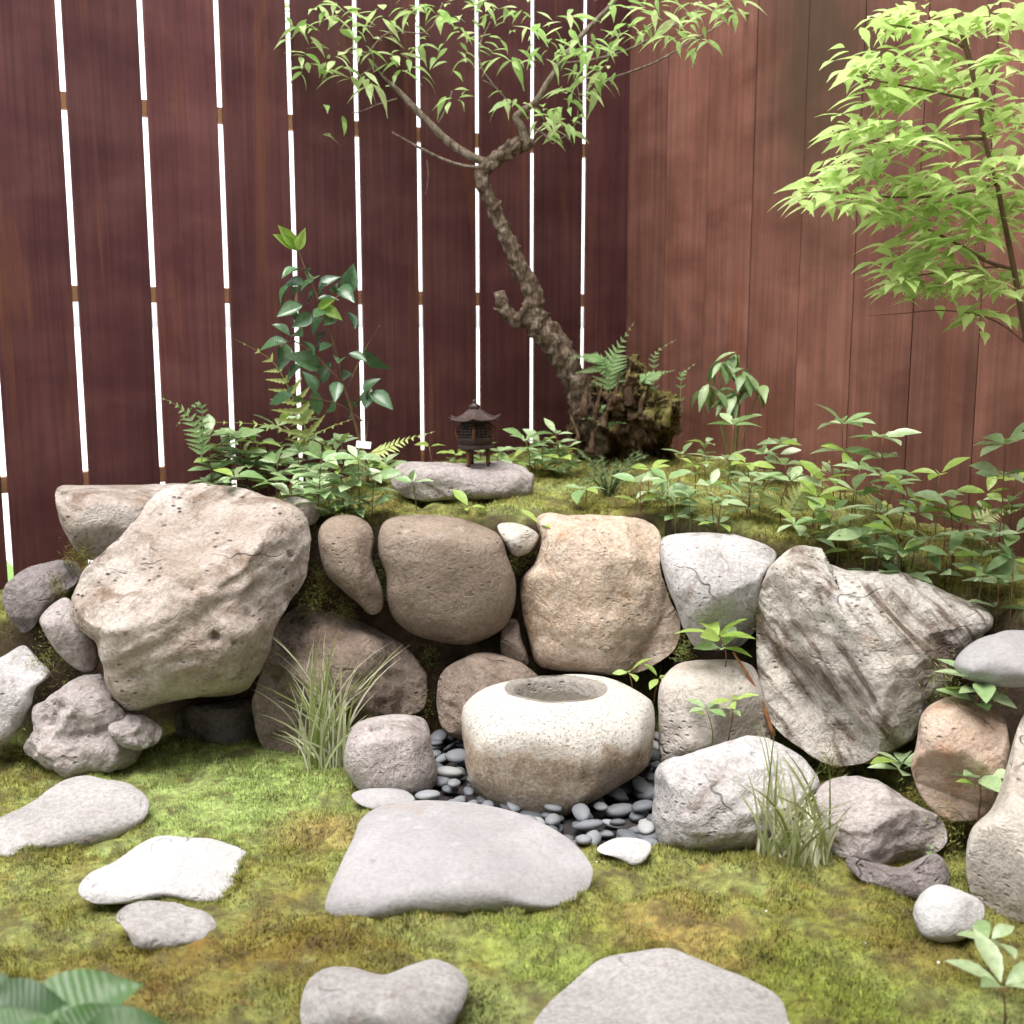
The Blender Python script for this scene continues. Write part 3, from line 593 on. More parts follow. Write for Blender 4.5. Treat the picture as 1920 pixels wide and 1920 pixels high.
# ------------------------------------------------------------------ water basin
def basin():
    m, N, L, P = nt('basin_granite'); tc = N.new('ShaderNodeTexCoord'); co = tc.outputs['Object']
    sep = N.new('ShaderNodeSeparateXYZ'); L.new(co, sep.inputs[0])
    nz = ntex(N, L, co, 9, 7, .7, .6); fine = ntex(N, L, co, 130, 3, .7)
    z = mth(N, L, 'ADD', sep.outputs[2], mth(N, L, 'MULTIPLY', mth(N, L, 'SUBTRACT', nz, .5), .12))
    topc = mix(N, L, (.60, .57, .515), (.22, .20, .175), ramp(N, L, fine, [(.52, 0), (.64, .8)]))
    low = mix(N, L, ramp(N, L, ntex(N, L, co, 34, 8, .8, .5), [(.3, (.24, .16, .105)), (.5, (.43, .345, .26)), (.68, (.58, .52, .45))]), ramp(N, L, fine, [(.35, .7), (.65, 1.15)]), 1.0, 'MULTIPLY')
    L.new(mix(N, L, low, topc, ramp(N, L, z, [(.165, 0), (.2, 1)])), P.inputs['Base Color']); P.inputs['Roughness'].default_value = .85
    P.inputs['Specular IOR Level'].default_value = .2
    bump(N, L, P, mth(N, L, 'ADD', ntex(N, L, co, 45, 8, .78), mth(N, L, 'MULTIPLY', fine, .5)), .8, .012)
    c = on_z(1052, 1395, 0); c = Vector((at(1052, 1300, 2.95).x, 2.95, 0))
    na, prof = 160, []
    # (height, radius) outside then over the lip and down into the bowl
    outer = [(-.02, .13), (-.005, .175), (.015, .202), (.035, .217), (.055, .227), (.075, .234), (.095, .236), (.115, .241), (.135, .245), (.155, .247), (.175, .246), (.193, .242), (.209, .235), (.223, .226), (.235, .214), (.245, .2), (.253, .183), (.259, .166), (.263, .148)]
    bowl = [(.2645, .128), (.262, .114), (.254, .108), (.235, .102), (.21, .094), (.19, .08), (.18, .05), (.178, .01)]
    vs, fs = [], []
    rows = len(outer) + len(bowl)
    for k, (z, r) in enumerate(outer + bowl):
        for a in range(na):
            th = 2 * math.pi * a / na; cx_, sy_ = math.cos(th), math.sin(th)
            if k < len(outer):
                t = max(z, 0) / .264; sq = (abs(cx_) ** 3.0 + abs(sy_) ** 3.0) ** (-1 / 3.0); sq = 1 + (sq - 1) * .8
                x, y = r * cx_ * sq * 1.0, r * sy_ * sq * .88
                x += -.035 * (1 - t) ** 1.5; y += -.02 * (1 - t)
                zz = z + max(0, cx_ * .8 + .1) * .075 * (1 - t) ** 2
                x, y = x * math.cos(.35) - y * math.sin(.35), x * math.sin(.35) + y * math.cos(.35); t = max(t, 0)
                p = Vector((x, y, zz)); d = noise.noise(p * 6 + Vector((3, 1, 2))) * .022 * (1.1 - .8 * t) + (noise.fractal(p * 22, 1, 2, 4) * .010 - abs(noise.noise(p * 14)) * .012) * max(.12, 1 - 1.5 * max(0, t - .3))
                q = p + Vector((cx_, sy_, .2)) * d
                for nv_, dd_ in ((Vector((-.25, -.95, -.12)), .195), (Vector((.55, -.55, -.63)), .105), (Vector((-.96, -.15, -.1)), .212), (Vector((.95, -.25, .05)), .222), (Vector((-.6, -.55, -.55)), .16)):
                    e_ = q.dot(nv_.normalized()) - dd_
                    if e_ > 0: q = q - nv_.normalized() * e_ * .58
            else:
                rb = r * (.93 if k > len(outer) else 1); q = Vector((rb * cx_ * 1.0 - .012, rb * sy_ * .92 + .02, z + noise.noise(Vector((cx_ * 2, sy_ * 2, z * 9))) * .003))
            vs.append(q)
    for k in range(rows - 1):
        for a in range(na):
            a2 = (a + 1) % na; fs.append((k * na + a, k * na + a2, (k + 1) * na + a2, (k + 1) * na + a))
    fs.append(tuple((rows - 1) * na + a for a in range(na))); fs.append(tuple(reversed(range(na))))
    t = empty('water_basin', c + Vector((0, 0, -.02)), 'round granite water basin with a hollowed bowl and pale top', 'basin')
    me = mesh('basin_body', vs, fs, mat=m); me.materials.append(rock_mat('bowl_wet_shaded_granite', (.17, .15, .125), (.30, .275, .245), (.12, .08, .05), speck=.3, seed=3, pits=.1, crack=0))  # bowl faces darker: wet stone, with the hollow's shade put into the colour
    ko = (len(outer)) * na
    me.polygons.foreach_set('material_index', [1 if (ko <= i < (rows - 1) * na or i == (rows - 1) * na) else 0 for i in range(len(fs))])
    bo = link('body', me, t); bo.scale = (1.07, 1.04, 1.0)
    wm, N, L, P = nt('basin_water'); P.inputs['Base Color'].default_value = (.11, .10, .075, 1); P.inputs['Roughness'].default_value = .03
    P.inputs['Alpha'].default_value = .6
    ring = [Vector((.0965 * math.cos(i * math.tau / 48) - .012, .0885 * math.sin(i * math.tau / 48) + .02, .229)) for i in range(48)]
    tag(link('water', mesh('basin_water', ring, [tuple(range(48))], mat=wm), t), 'still water in the bowl')
    deb = []
    for i in range(14):
        a = random.uniform(2.6, 6.0); rr = random.uniform(.045, .082)
        p = Vector((rr * math.cos(a) - .012, rr * .9 * math.sin(a) + .02, .2305)); s = random.uniform(.004, .011); b = random.uniform(0, 6)
        deb.append(([p + Vector((s * math.cos(b + k * 2.1), s * .6 * math.sin(b + k * 2.1), .001 * (k == 1))) for k in range(3)], [(0, 1, 2)]))
    d_ = link('leaf_litter', mesh('leaf_litter', *join(deb), mat=plain('litter', (.14, .08, .035))), t); tag(d_, 'bits of leaf floating in the bowl', kind='stuff')
basin()

# ------------------------------------------------------------------ pebbles
def pebbles():
    pm, N, L, P = nt('pebble_grey'); oi = N.new('ShaderNodeObjectInfo'); tc = N.new('ShaderNodeTexCoord')
    c = ramp(N, L, oi.outputs['Random'], [(0, (.085, .092, .102)), (.5, (.15, .16, .175)), (.85, (.22, .23, .245)), (1, (.32, .32, .315))])
    c = mix(N, L, c, ramp(N, L, ntex(N, L, tc.outputs['Object'], 30, 5, .7), [(.3, .85), (.7, 1.12)]), 1.0, 'MULTIPLY')
    L.new(c, P.inputs['Base Color']); P.inputs['Roughness'].default_value = .55; P.inputs['Specular IOR Level'].default_value = .3
    mes = []
    for k in range(6):
        vs, fs = [], []; nu, nv = 14, 8
        for j in range(nv + 1):
            ph = -math.pi / 2 + math.pi * j / nv
            for i in range(nu):
                th = math.tau * i / nu; p = Vector((math.cos(th) * math.cos(ph), math.sin(th) * math.cos(ph), math.sin(ph)))
                w = 1 + .16 * noise.noise(p * 1.1 + Vector((k * 7.3, 0, 0))); vs.append(Vector((p.x * w, p.y * w * (.62 + .08 * (k % 3)), p.z * (.36 + .05 * (k % 2)))))
        for j in range(nv):
            for i in range(nu):
                fs.append((j * nu + i, j * nu + (i + 1) % nu, (j + 1) * nu + (i + 1) % nu, (j + 1) * nu + i))
        mes.append(mesh('pebble', vs, fs, mat=pm))
    pts = []; tries = 0
    for layer, z0, dmin in ((0, -.010, .05), (1, .012, .062)):
        lay = []
        for _ in range(5000):
            poly = pebpolys[random.random() < .62]
            xs = [p[0] for p in poly]; ys = [p[1] for p in poly]
            x, y = random.uniform(min(xs), max(xs)), random.uniform(min(ys), max(ys))
            if not inpoly(np.array(x), np.array(y), poly): continue
            if any((x - a) ** 2 + ((y - b) * 1.0) ** 2 < dmin ** 2 for a, b, *_ in lay): continue
            lay.append((x, y, z0))
        pts += lay
    for x, y, z in pts:
        o = link('pebble', random.choice(mes), None, (x, y, z + random.uniform(-.003, .006)))
        s = random.choice((random.uniform(.02, .028), random.uniform(.027, .043))); o.scale = (s * random.uniform(.9, 1.25), s, s)
        o.rotation_euler = (random.gauss(0, .18), random.gauss(0, .18), random.uniform(0, 6.28))
        big = 'large' if s > .036 else 'small' if s < .028 else 'medium'
        tag(o, 'smooth %s slate-grey pebble %s' % (big, 'between the block-like stone and the water basin' if x < -.06 else 'between the water basin and the kneeling stone' if x < .17 else 'between the water basin and the rounded white-grey rock'), 'pebble', 'pebbles around the basin')
pebbles()
moss()
#PLANTS
# ------------------------------------------------------------------ plants: shared leaf shapes
def leaf_shape(ratio=.4, droop=.25, fold=.18, n=5, tip=1.0, wide=.45, wave=0.0):
    """one leaf of unit length along +X: folded along its midrib, arched downwards, pointed"""
    vs, fs = [], []
    for i in range(n + 1):
        t = i / n; a = t / wide if t < wide else (1 - t) / (1 - wide)
        w = ratio / 2 * (math.sin(min(a, 1) * math.pi / 2) ** (.9 if t < wide else 1.1 * tip)); w = max(w, .006)
        z = -droop * t * t; x = t * (1 - .18 * droop * t)
        up = fold * w * 2 + wave * math.sin(t * 9) * w
        vs += [Vector((x, -w, z + up)), Vector((x, 0, z)), Vector((x, w, z + up))]
    for i in range(n):
        for k in (0, 1): fs.append((i * 3 + k, (i + 1) * 3 + k, (i + 1) * 3 + k + 1, i * 3 + k + 1))
    return vs, fs
def mat_from(base, direction, normal, size, roll=0.0):
    x = Vector(direction).normalized(); n = Vector(normal); y = n.cross(x)
    if y.length < 1e-4: y = Vector((0, 1, 0)).cross(x)
    y.normalize(); z = x.cross(y); m = Matrix((x, y, z)).transposed()
    if roll: m = m @ Matrix.Rotation(roll, 3, 'X')
    return Matrix.Translation(base) @ (m.to_4x4()) @ Matrix.Diagonal((size, size, size, 1))
def put_leaf(me, parent, base, direction, normal, size, roll=0.0, name='leaf'):
    o = link(name, me, parent); o.matrix_basis = mat_from(Vector(base) - parent.location, direction, normal, size, roll); return o
def stem(parent, pts, r0, r1, mat, name='stem', sides=6, sub=4, rough=0.0):
    pp = catmull(pts, sub); n = len(pp); rad = [r0 + (r1 - r0) * i / (n - 1) for i in range(n)]
    vs, fs = tube([p - parent.location for p in pp], rad, sides, rough, random.uniform(0, 9))
    return link(name, mesh(name, vs, fs, mat=mat), parent)
def rvec(s=1.0): return Vector((random.gauss(0, s), random.gauss(0, s), random.gauss(0, s)))

LM = dict(
    ground=leaf_mat('leaf_sage', (.21, .35, .13), (.47, .58, .34), .28, .3, spec=.65),
    ground2=leaf_mat('leaf_young', (.26, .40, .07), (.38, .50, .14), .42, .35),
    camellia=leaf_mat('leaf_glossy', (.04, .095, .04), (.085, .17, .07), .22, .1, spec=.7),
    bright=leaf_mat('leaf_bright', (.24, .40, .05), (.34, .50, .10), .4, .45),
    maple=leaf_mat('leaf_lime', (.36, .56, .13), (.70, .79, .38), .36, .5),
    tree=leaf_mat('leaf_spring', (.30, .50, .14), (.62, .73, .36), .42, .5),
    fern=leaf_mat('fern_green', (.36, .43, .12), (.52, .56, .24), .5, .35),
    fern2=leaf_mat('fern_fresh', (.20, .34, .12), (.30, .44, .18), .5, .35),
    droop=leaf_mat('leaf_mid', (.14, .23, .08), (.27, .36, .17), .35, .25),
    big=leaf_mat('leaf_foreground', (.06, .15, .04), (.13, .26, .08), .35, .25))
twig_m = plain('twig_brown', (.13, .075, .04), nscale=40); green_stem = plain('stem_green', (.16, .17, .05), nscale=40)
red_stem = plain('stem_reddish', (.20, .10, .06), nscale=40)
def bark(name, lo, md, hi, sc):
    m, N, L, P = nt(name); tc = N.new('ShaderNodeTexCoord'); co = tc.outputs['Object']
    n1 = ntex(N, L, mapping(N, L, co, sc=(1, 1, .45), rot=(0, -.45, 0)), sc, 6, .72, .8); n2 = ntex(N, L, co, sc * .3, 3, .6, .5)
    c = ramp(N, L, n1, [(.32, lo), (.5, md), (.66, hi)]); c = mix(N, L, c, (.62, .6, .5), ramp(N, L, n2, [(.58, 0), (.7, .45)]), 'MULTIPLY')
    L.new(c, P.inputs['Base Color']); P.inputs['Roughness'].default_value = .92; P.inputs['Specular IOR Level'].default_value = .12
    bump(N, L, P, n1, 1.0, .02); return m
bark_m = bark('bark', (.03, .018, .012), (.16, .11, .075), (.34, .285, .23), 42)
pale_bark = bark('bark_pale', (.10, .07, .05), (.25, .195, .145), (.40, .34, .28), 60)
def shapes(mat, k, **kw):
    out = []
    for i in range(k):
        a = dict(kw); a['droop'] = kw.get('droop', .25) * random.uniform(.4, 1.6); a['fold'] = kw.get('fold', .18) * random.uniform(.5, 1.5); a['ratio'] = kw.get('ratio', .4) * random.uniform(.85, 1.15)
        out.append(mesh('leaf', *leaf_shape(**a), mat=mat))
    return out
LS = dict(ground=shapes(LM['ground'], 5, ratio=.43, droop=.22, wide=.52), ground2=shapes(LM['ground2'], 3, ratio=.42, droop=.2, wide=.55),
          camellia=shapes(LM['camellia'], 5, ratio=.56, droop=.25, fold=.25, wide=.48), bright=shapes(LM['bright'], 3, ratio=.4, droop=.1, fold=.35),
          maple=shapes(LM['maple'], 8, ratio=.32, droop=.22, fold=.12, n=6, tip=1.5, wide=.42), tree=shapes(LM['tree'], 8, ratio=.27, droop=.4, fold=.15, n=6, tip=1.5, wide=.42),
          droop=shapes(LM['droop'], 4, ratio=.34, droop=.4, fold=.2, tip=1.2, wide=.5))
def hgt(x, y): return float(gz(x, y))

# ------------------------------------------------------------------ old tree with its rotten stump
def old_tree():
    Y0 = 4.3
    t = empty('old_tree', at(1150, 880, 4.4), 'crooked old tree growing out of a rotten mossy stump', 'tree')
    def path(pts, Y): return [at(p[0], p[1], p[3] if len(p) > 3 else Y) for p in pts]
    def limb(name, pts, Y, mat, sides=10, rough=.22, sub=5, k=1.0):
        P = [Vector((p[0], p[1], p[2])) for p in pts]; pc = catmull(P, sub)
        ys = catmull([(p[3] if len(p) > 3 else Y, 0, 0) for p in pts], sub)
        w = [at(p.x, p.y, y.x) - t.location for p, y in zip(pc, ys)]; rad = [max(p.z, .6) * y.x / F * k for p, y in zip(pc, ys)]
        return link(name, mesh(name, *tube(w, rad, sides, rough, random.uniform(0, 9), 38), mat=mat), t)
    limb('trunk', [(1128, 850, 20), (1112, 800, 30), (1093, 745, 29), (1068, 690, 25), (1040, 642, 24), (1012, 608, 25), (1000, 585, 21), (1001, 556, 19), (985, 520, 17), (966, 482, 16), (946, 436, 14), (930, 398, 15), (912, 360, 13.5), (903, 332, 13), (914, 310, 13.5), (940, 292, 15), (968, 274, 16.5), (992, 270, 11), (999, 276, 5)], Y0, bark_m, 24, .34, 14)
    limb('branch', [(918, 306, 8), (880, 292, 8), (840, 265, 7.5), (800, 226, 7), (765, 190, 6), (745, 168, 4), (715, 140, 2.5), (690, 100, 2)], Y0, pale_bark, 9, .12)
    limb('branch', [(905, 314, 4), (870, 311, 3.4), (830, 298, 3), (785, 276, 2.6), (735, 248, 1.8)], Y0 - .05, pale_bark, 7, .1)
    limb('branch', [(985, 268, 9), (978, 240, 7.5), (968, 220, 7), (985, 204, 6.6), (1005, 190, 6), (1030, 150, 5.5), (1058, 108, 5), (1095, 62, 4.6), (1150, 5, 4), (1200, -60, 3)], Y0, pale_bark, 9, .12)
    for pts in ([(1060, 118, 2), (1110, 112, 2), (1180, 92, 2), (1250, 55, 1.8), (1320, 10, 1.4)], [(1100, 160, 1.2), (1160, 142, 2), (1230, 116, 1.8), (1300, 75, 1.5), (1380, 30, 1)],
                [(1000, 240, 2), (1020, 252, 1.8), (1036, 270, 1.4)], [(1036, 270, 1), (1075, 240, 1.4), (1086, 190, 1.2), (1082, 160, 1)], [(822, 230, 1.5), (838, 200, 1.4), (848, 170, 1)],
                [(745, 185, 1.5), (710, 195, 1.3), (672, 210, 1.2), (605, 224, 1)], [(700, 125, 1.3), (650, 160, 1.2), (592, 200, 1)], [(640, 90, 1.2), (600, 120, 1.1), (565, 108, 1)], [(935, 170, 1.4), (905, 130, 1.4), (898, 90, 1.2), (920, 40, 1)], [(690, 100, 1.6), (640, 90, 1.4), (575, 110, 1.2), (545, 60, 1)],
                [(690, 100, 1.6), (730, 60, 1.4), (800, 60, 1.2), (830, 5, 1)], [(800, 300, .8), (803, 330, .8), (798, 365, .7)], [(960, 200, 1.5), (930, 165, 1.3), (905, 150, 1)]):
        limb('twig', pts, Y0 - .05, pale_bark, 5, 0, 4)
    limb('stub', [(1005, 606, 15), (975, 602, 15), (955, 590, 14), (945, 572, 11), (938, 556, 12), (935, 546, 8)], Y0 - .02, bark_m, 10, .5)
    limb('stub', [(957, 592, 8), (940, 584, 6), (925, 578, 3)], Y0 - .03, bark_m, 7, .4)
    limb('stub', [(968, 600, 8), (980, 585, 6), (986, 572, 4)], Y0 - .05, bark_m, 7, .4)
    limb('stub', [(925, 395, 6), (934, 385, 4), (940, 376, 2)], Y0 - .03, bark_m, 6, .3)
    # rotten stump
    sm, N, L, P = nt('rotten_wood'); tc = N.new('ShaderNodeTexCoord'); co = tc.outputs['Object']; g = N.new('ShaderNodeNewGeometry')
    c = ramp(N, L, ntex(N, L, mapping(N, L, co, sc=(1, 1, .35)), 30, 6, .7, 1), [(.3, (.025, .015, .010)), (.5, (.095, .058, .036)), (.72, (.23, .16, .105))])
    sp = N.new('ShaderNodeSeparateXYZ'); L.new(g.outputs['Normal'], sp.inputs[0])
    mm = mth(N, L, 'ADD', mth(N, L, 'MULTIPLY', sp.outputs[2], .3), ntex(N, L, co, 9, 4, .6))
    sx = N.new('ShaderNodeSeparateXYZ'); L.new(co, sx.inputs[0])
    mm = mth(N, L, 'ADD', mm, mth(N, L, 'MULTIPLY', sx.outputs[0], .9))
    c = mix(N, L, c, ramp(N, L, ntex(N, L, co, 60, 3, .6), [(.3, (.07, .06, .012)), (.7, (.26, .23, .08))]), ramp(N, L, mm, [(.58, 0), (.72, .9)]))
    L.new(c, P.inputs['Base Color']); P.inputs['Roughness'].default_value = .95; P.inputs['Specular IOR Level'].default_value = .1
    bump(N, L, P, ntex(N, L, mapping(N, L, co, sc=(1, 1, .4)), 45, 6, .75), 1.0, .015)
    s = stone('stump', '', [(1072, 770), (1090, 745), (1112, 722), (1138, 748), (1150, 705), (1163, 678), (1190, 668), (1207, 692), (1216, 728), (1250, 735), (1277, 765), (1268, 800), (1252, 838), (1268, 872), (1215, 905), (1130, 905), (1085, 860), (1066, 810)], 4.32, .15, .14, 2.4, [(1150, 800, 1060, 840, .6, .02)], sm, .055, 26, 1.5, n=130, cuts=6, chip=.9)
    for k in ('label', 'category'):
        if k in s: del s[k]
    s.location = s.location - t.location; s.parent = t; s['label'] = 'rotten stump with crumbling brown wood and moss'
    for a, b, r in (((1095, 790), (1108, 708), 11), ((1112, 800), (1128, 722), 10), ((1130, 800), (1150, 735), 10), ((1158, 780), (1165, 690), 13), ((1182, 760), (1186, 672), 12), ((1200, 780), (1216, 716), 9), ((1245, 800), (1262, 748), 14), ((1085, 830), (1072, 775), 8), ((1105, 850), (1140, 760), 12)):
        limb('splinter', [(a[0], a[1], r * .8, 4.2), ((a[0] + b[0]) / 2 + random.uniform(-7, 7), (a[1] + b[1]) / 2, r * .55, 4.2), (b[0] + random.uniform(-4, 4), b[1], r * .08, 4.22)], 4.2, sm, 7, .9, 6)
    # moss tufts on the stump
    bl = []
    sv = [v for v in s.data.vertices if v.normal.y < .3 and (v.co.x > .02 or v.normal.z > .6)]
    for _ in range(3600):
        v = random.choice(sv)
        if noise.noise(v.co * 14) < -.05: continue
        b = v.co + s.location + rvec(.003); d = (v.normal + rvec(.8)).normalized() * random.uniform(.006, .017); w = rvec().normalized() * .0014
        bl.append(([b - w, b + w, b + d], [(0, 1, 2)]))
    tag(link('stump_moss', mesh('stump_moss', *join(bl), smooth=False, mat=plain('stump_moss', (.26, .24, .075), nscale=50)), t), 'moss clinging to the stump', kind='stuff')
    # foliage
    cl = [(545, 15), (565, 108), (592, 135), (610, 222), (645, 55), (668, 95), (725, 112), (700, 62), (772, 15), (788, 85), (758, 130), (692, 150), (650, 140), (722, 25), (845, 175), (862, 55), (872, 105), (905, 68), (950, 100), (955, 190), (1000, 55), (1022, 100), (1062, 35), (1076, 85), (1112, 92), (1102, 150), (1068, 172), (1040, 205), (1062, 235), (1028, 240), (1132, 140), (1152, 68), (1192, 45), (1232, 15), (1262, 60), (1288, 20), (1315, 75), (1345, 15), (1390, 10), (980, 15), (905, 10), (822, 15), (1152, 5), (600, 20), (520, 20), (560, 60), (620, 95), (590, 200), (640, 20)]
    for (x, y) in cl:
        Yc = Y0 - .1 + random.uniform(-.22, .18); c = at(x + random.uniform(-5, 5), y, Yc); a0 = random.uniform(0, 6.28)
        nl = random.choice((5, 6, 6, 7))
        for i in range(nl):
            a = a0 + i * 2.4; el = random.uniform(-.55, .35); d = Vector((math.cos(a), math.sin(a), el))
            put_leaf(random.choice(LS['tree']), t, c + d * .012 + rvec(.015), d, Vector((0, 0, 1)) + rvec(.2), random.uniform(.055, .112))
    bl = []
    for k in range(270):      # further small leaves beyond the singly built ones
        x, y = random.choice(cl); c = at(x + random.gauss(0, 24), y + random.gauss(0, 16), Y0 + random.uniform(-.3, .25)); a = random.uniform(0, 6.28)
        m = mat_from(c - t.location, Vector((math.cos(a), math.sin(a), random.uniform(-.6, .2))), Vector((0, 0, 1)) + rvec(.25), random.uniform(.04, .085)); vs, fs = leaf_shape(.28, random.uniform(.2, .6), .15, 5, 1.5, .42)
        bl.append(([m @ v for v in vs], fs))
    tag(link('foliage', mesh('foliage', *join(bl), mat=LM['tree']), t), kind='stuff')
old_tree()

# ------------------------------------------------------------------ leafy tree at the right edge
def right_tree():
    Y = 2.75
    base = Vector((at(1990, 900, Y).x + .05, Y, 0)); base.z = hgt(base.x, base.y)
    t = empty('young_tree', base, 'slender young tree with lime green leaves at the right edge', 'tree')
    def limb(name, pts, sides=8, mat=twig_m):
        P = catmull([(p[0], p[1], p[2]) for p in pts], 5); w = [at(p.x, p.y, Y) - t.location for p in P]
        link(name, mesh(name, *tube(w, [max(p.z, .5) * Y / F for p in P], sides, .08, 3), mat=mat), t)
    limb('trunk', [(2030, 1200, 12), (2010, 1000, 10), (1975, 820, 8), (1940, 700, 7), (1918, 600, 6.2), (1904, 520, 5.6), (1884, 420, 5), (1868, 340, 4.5), (1848, 270, 4), (1834, 190, 3.6), (1812, 90, 5), (1790, 20, 4)])
    for pts in ([(1868, 345, 3), (1780, 365, 2.5), (1680, 370, 2), (1560, 360, 1.5), (1490, 362, 1)], [(1845, 260, 3), (1760, 262, 2.4), (1650, 265, 2), (1560, 245, 1.2)], [(1834, 190, 3), (1740, 170, 2), (1640, 150, 1.6), (1580, 135, 1)],
                [(1900, 505, 3), (1850, 490, 3.4), (1800, 460, 3), (1740, 430, 2)], [(1925, 645, 1.5), (1880, 610, 1.6), (1830, 590, 1.4), (1760, 582, 1.1), (1690, 588, .8), (1625, 592, .5)], [(1884, 500, 2), (1800, 505, 1.6), (1700, 520, 1)],
                [(1812, 90, 2.4), (1740, 60, 2), (1660, 45, 1.3)]): limb('branch', pts, 6)
    cl = [(1665, 35), (1720, 25), (1785, 45), (1850, 35), (1905, 25), (1610, 128), (1655, 105), (1705, 128), (1645, 175), (1705, 178), (1765, 150), (1825, 150), (1885, 115), (1752, 85), (1590, 240), (1625, 262), (1665, 238), (1722, 250), (1782, 262), (1600, 308), (1645, 298), (1535, 362), (1570, 348), (1605, 378), (1645, 388), (1685, 352), (1732, 340), (1785, 330), (1852, 330), (1905, 300), (1705, 398), (1755, 400), (1805, 380), (1862, 388), (1915, 368), (1755, 448), (1825, 440), (1885, 430), (1690, 480), (1735, 500), (1765, 478), (1705, 530), (1745, 540), (1805, 520), (1865, 528), (1915, 518), (1835, 590), (1850, 205), (1905, 200), (1915, 250)]
    n = 0
    for (x, y) in cl:
        c = at(x, y, Y + random.uniform(-.22, .2)); side = -1 if x < 1860 else random.choice((-1, 1))
        for i in range(6):
            if n >= 298: break
            a = (math.pi if side < 0 else 0) + random.gauss(0, .95); d = Vector((math.cos(a), math.sin(a), random.uniform(-.22, .14)))
            put_leaf(random.choice(LS['maple']), t, c + Vector((random.gauss(0, .02), random.gauss(0, .03), random.gauss(0, .014))), d, Vector((0, 0, 1)) + rvec(.25), random.uniform(.06, .105)); n += 1
    bl = []
    for k in range(900):      # the leaves behind the three hundred singly built ones
        x, y = random.choice(cl); c = at(x + random.gauss(0, 26), y + random.gauss(0, 15), Y + random.uniform(-.12, .35)); a = random.uniform(0, 6.28)
        m = mat_from(c - t.location, Vector((math.cos(a), math.sin(a), random.uniform(-.3, .1))), Vector((0, 0, 1)) + rvec(.25), random.uniform(.05, .095)); vs, fs = leaf_shape(.34, .3, .12, 5, 1.5, .42)
        bl.append(([m @ v for v in vs], fs))
    tag(link('foliage', mesh('foliage', *join(bl), mat=LM['maple']), t), kind='stuff')
right_tree()

# ------------------------------------------------------------------ camellia
def camellia():
    Y = 3.75; b = at(690, 905, Y); b.z = hgt(b.x, b.y)
    t = empty('camellia', b, 'young camellia with glossy dark leaves in front of the fence gaps', 'shrub')
    S = [[(690, 905), (678, 840), (665, 790), (645, 720), (625, 640), (600, 570), (575, 510), (556, 462)], [(648, 722), (615, 690), (590, 665), (552, 640), (525, 650)], [(652, 728), (668, 690), (685, 655), (700, 630), (712, 612)], [(683, 850), (690, 790), (688, 740), (695, 730)], [(610, 595), (630, 560), (650, 540)], [(680, 790), (640, 760), (580, 745)]]
    pts = []
    for k, p in enumerate(S):
        w = [at(x, y, Y + (0 if k == 0 else random.uniform(-.05, .05) * i)) for i, (x, y) in enumerate(p)]
        stem(t, w, .0065 if k == 0 else .003, .002, twig_m, 'stem' if k == 0 else 'branch'); pts += catmull(w, 4)
    K = .3125
    for cx, cy, s in [(980, 345, 1), (1105, 375, 1), (1075, 335, .6), (1200, 405, 1), (1330, 400, 1.2), (1010, 412, .9), (930, 490, 1), (995, 485, .9), (1095, 505, 1), (970, 575, 1.1), (1195, 515, .9), (1300, 470, 1.2), (1340, 635, 1), (1125, 680, 1.1), (1010, 715, 1.2), (920, 690, .8), (870, 790, 1.3), (935, 850, 1.3), (1145, 762, 1.1), (1185, 800, .8), (1270, 870, 1), (1070, 885, 1.5), (1475, 880, 1.4), (1455, 1030, .9), (1385, 1120, 1), (1520, 1115, 1.2), (1225, 1145, 1.1), (1130, 1140, 1.1), (1040, 1115, 1.1), (905, 1110, 1.2), (960, 1085, 1), (1160, 450, .8), (1380, 860, .8), (1440, 1100, 1), (1060, 440, .9), (1250, 440, 1), (1150, 590, 1), (1050, 640, 1), (1210, 640, .9), (1080, 800, 1), (1000, 940, 1.1), (1180, 960, 1), (1300, 960, .9), (1000, 620, .9), (1100, 1010, 1), (1330, 1180, 1.1), (1250, 1060, 1)]:
        px, py = 240 + cx * K, 400 + cy * K; c = at(px, py, Y + random.uniform(-.08, .06)); q = min(pts, key=lambda p: (p - c).length)
        d = (c - q); d.y += random.uniform(-.04, .02); d = d.normalized() if d.length > .004 else Vector((1, 0, 0)); d = (d + rvec(.25) + Vector((0, 0, -.25))).normalized(); ln = .084 * s
        put_leaf(random.choice(LS['camellia']), t, c - d * ln * .5, d, Vector((random.gauss(0, .4), -.75, .7)), ln, random.gauss(0, .3))
    for bx, by, tx, ty in [(556, 470, 515, 438), (556, 468, 524, 424), (558, 470, 571, 430), (600, 575, 640, 598), (595, 580, 625, 560)]:
        a, e = at(bx, by, Y), at(tx, ty, Y - .03); put_leaf(random.choice(LS['bright']), t, a, e - a, Vector((.3, -1, .4)), (e - a).length * 1.05)
camellia()

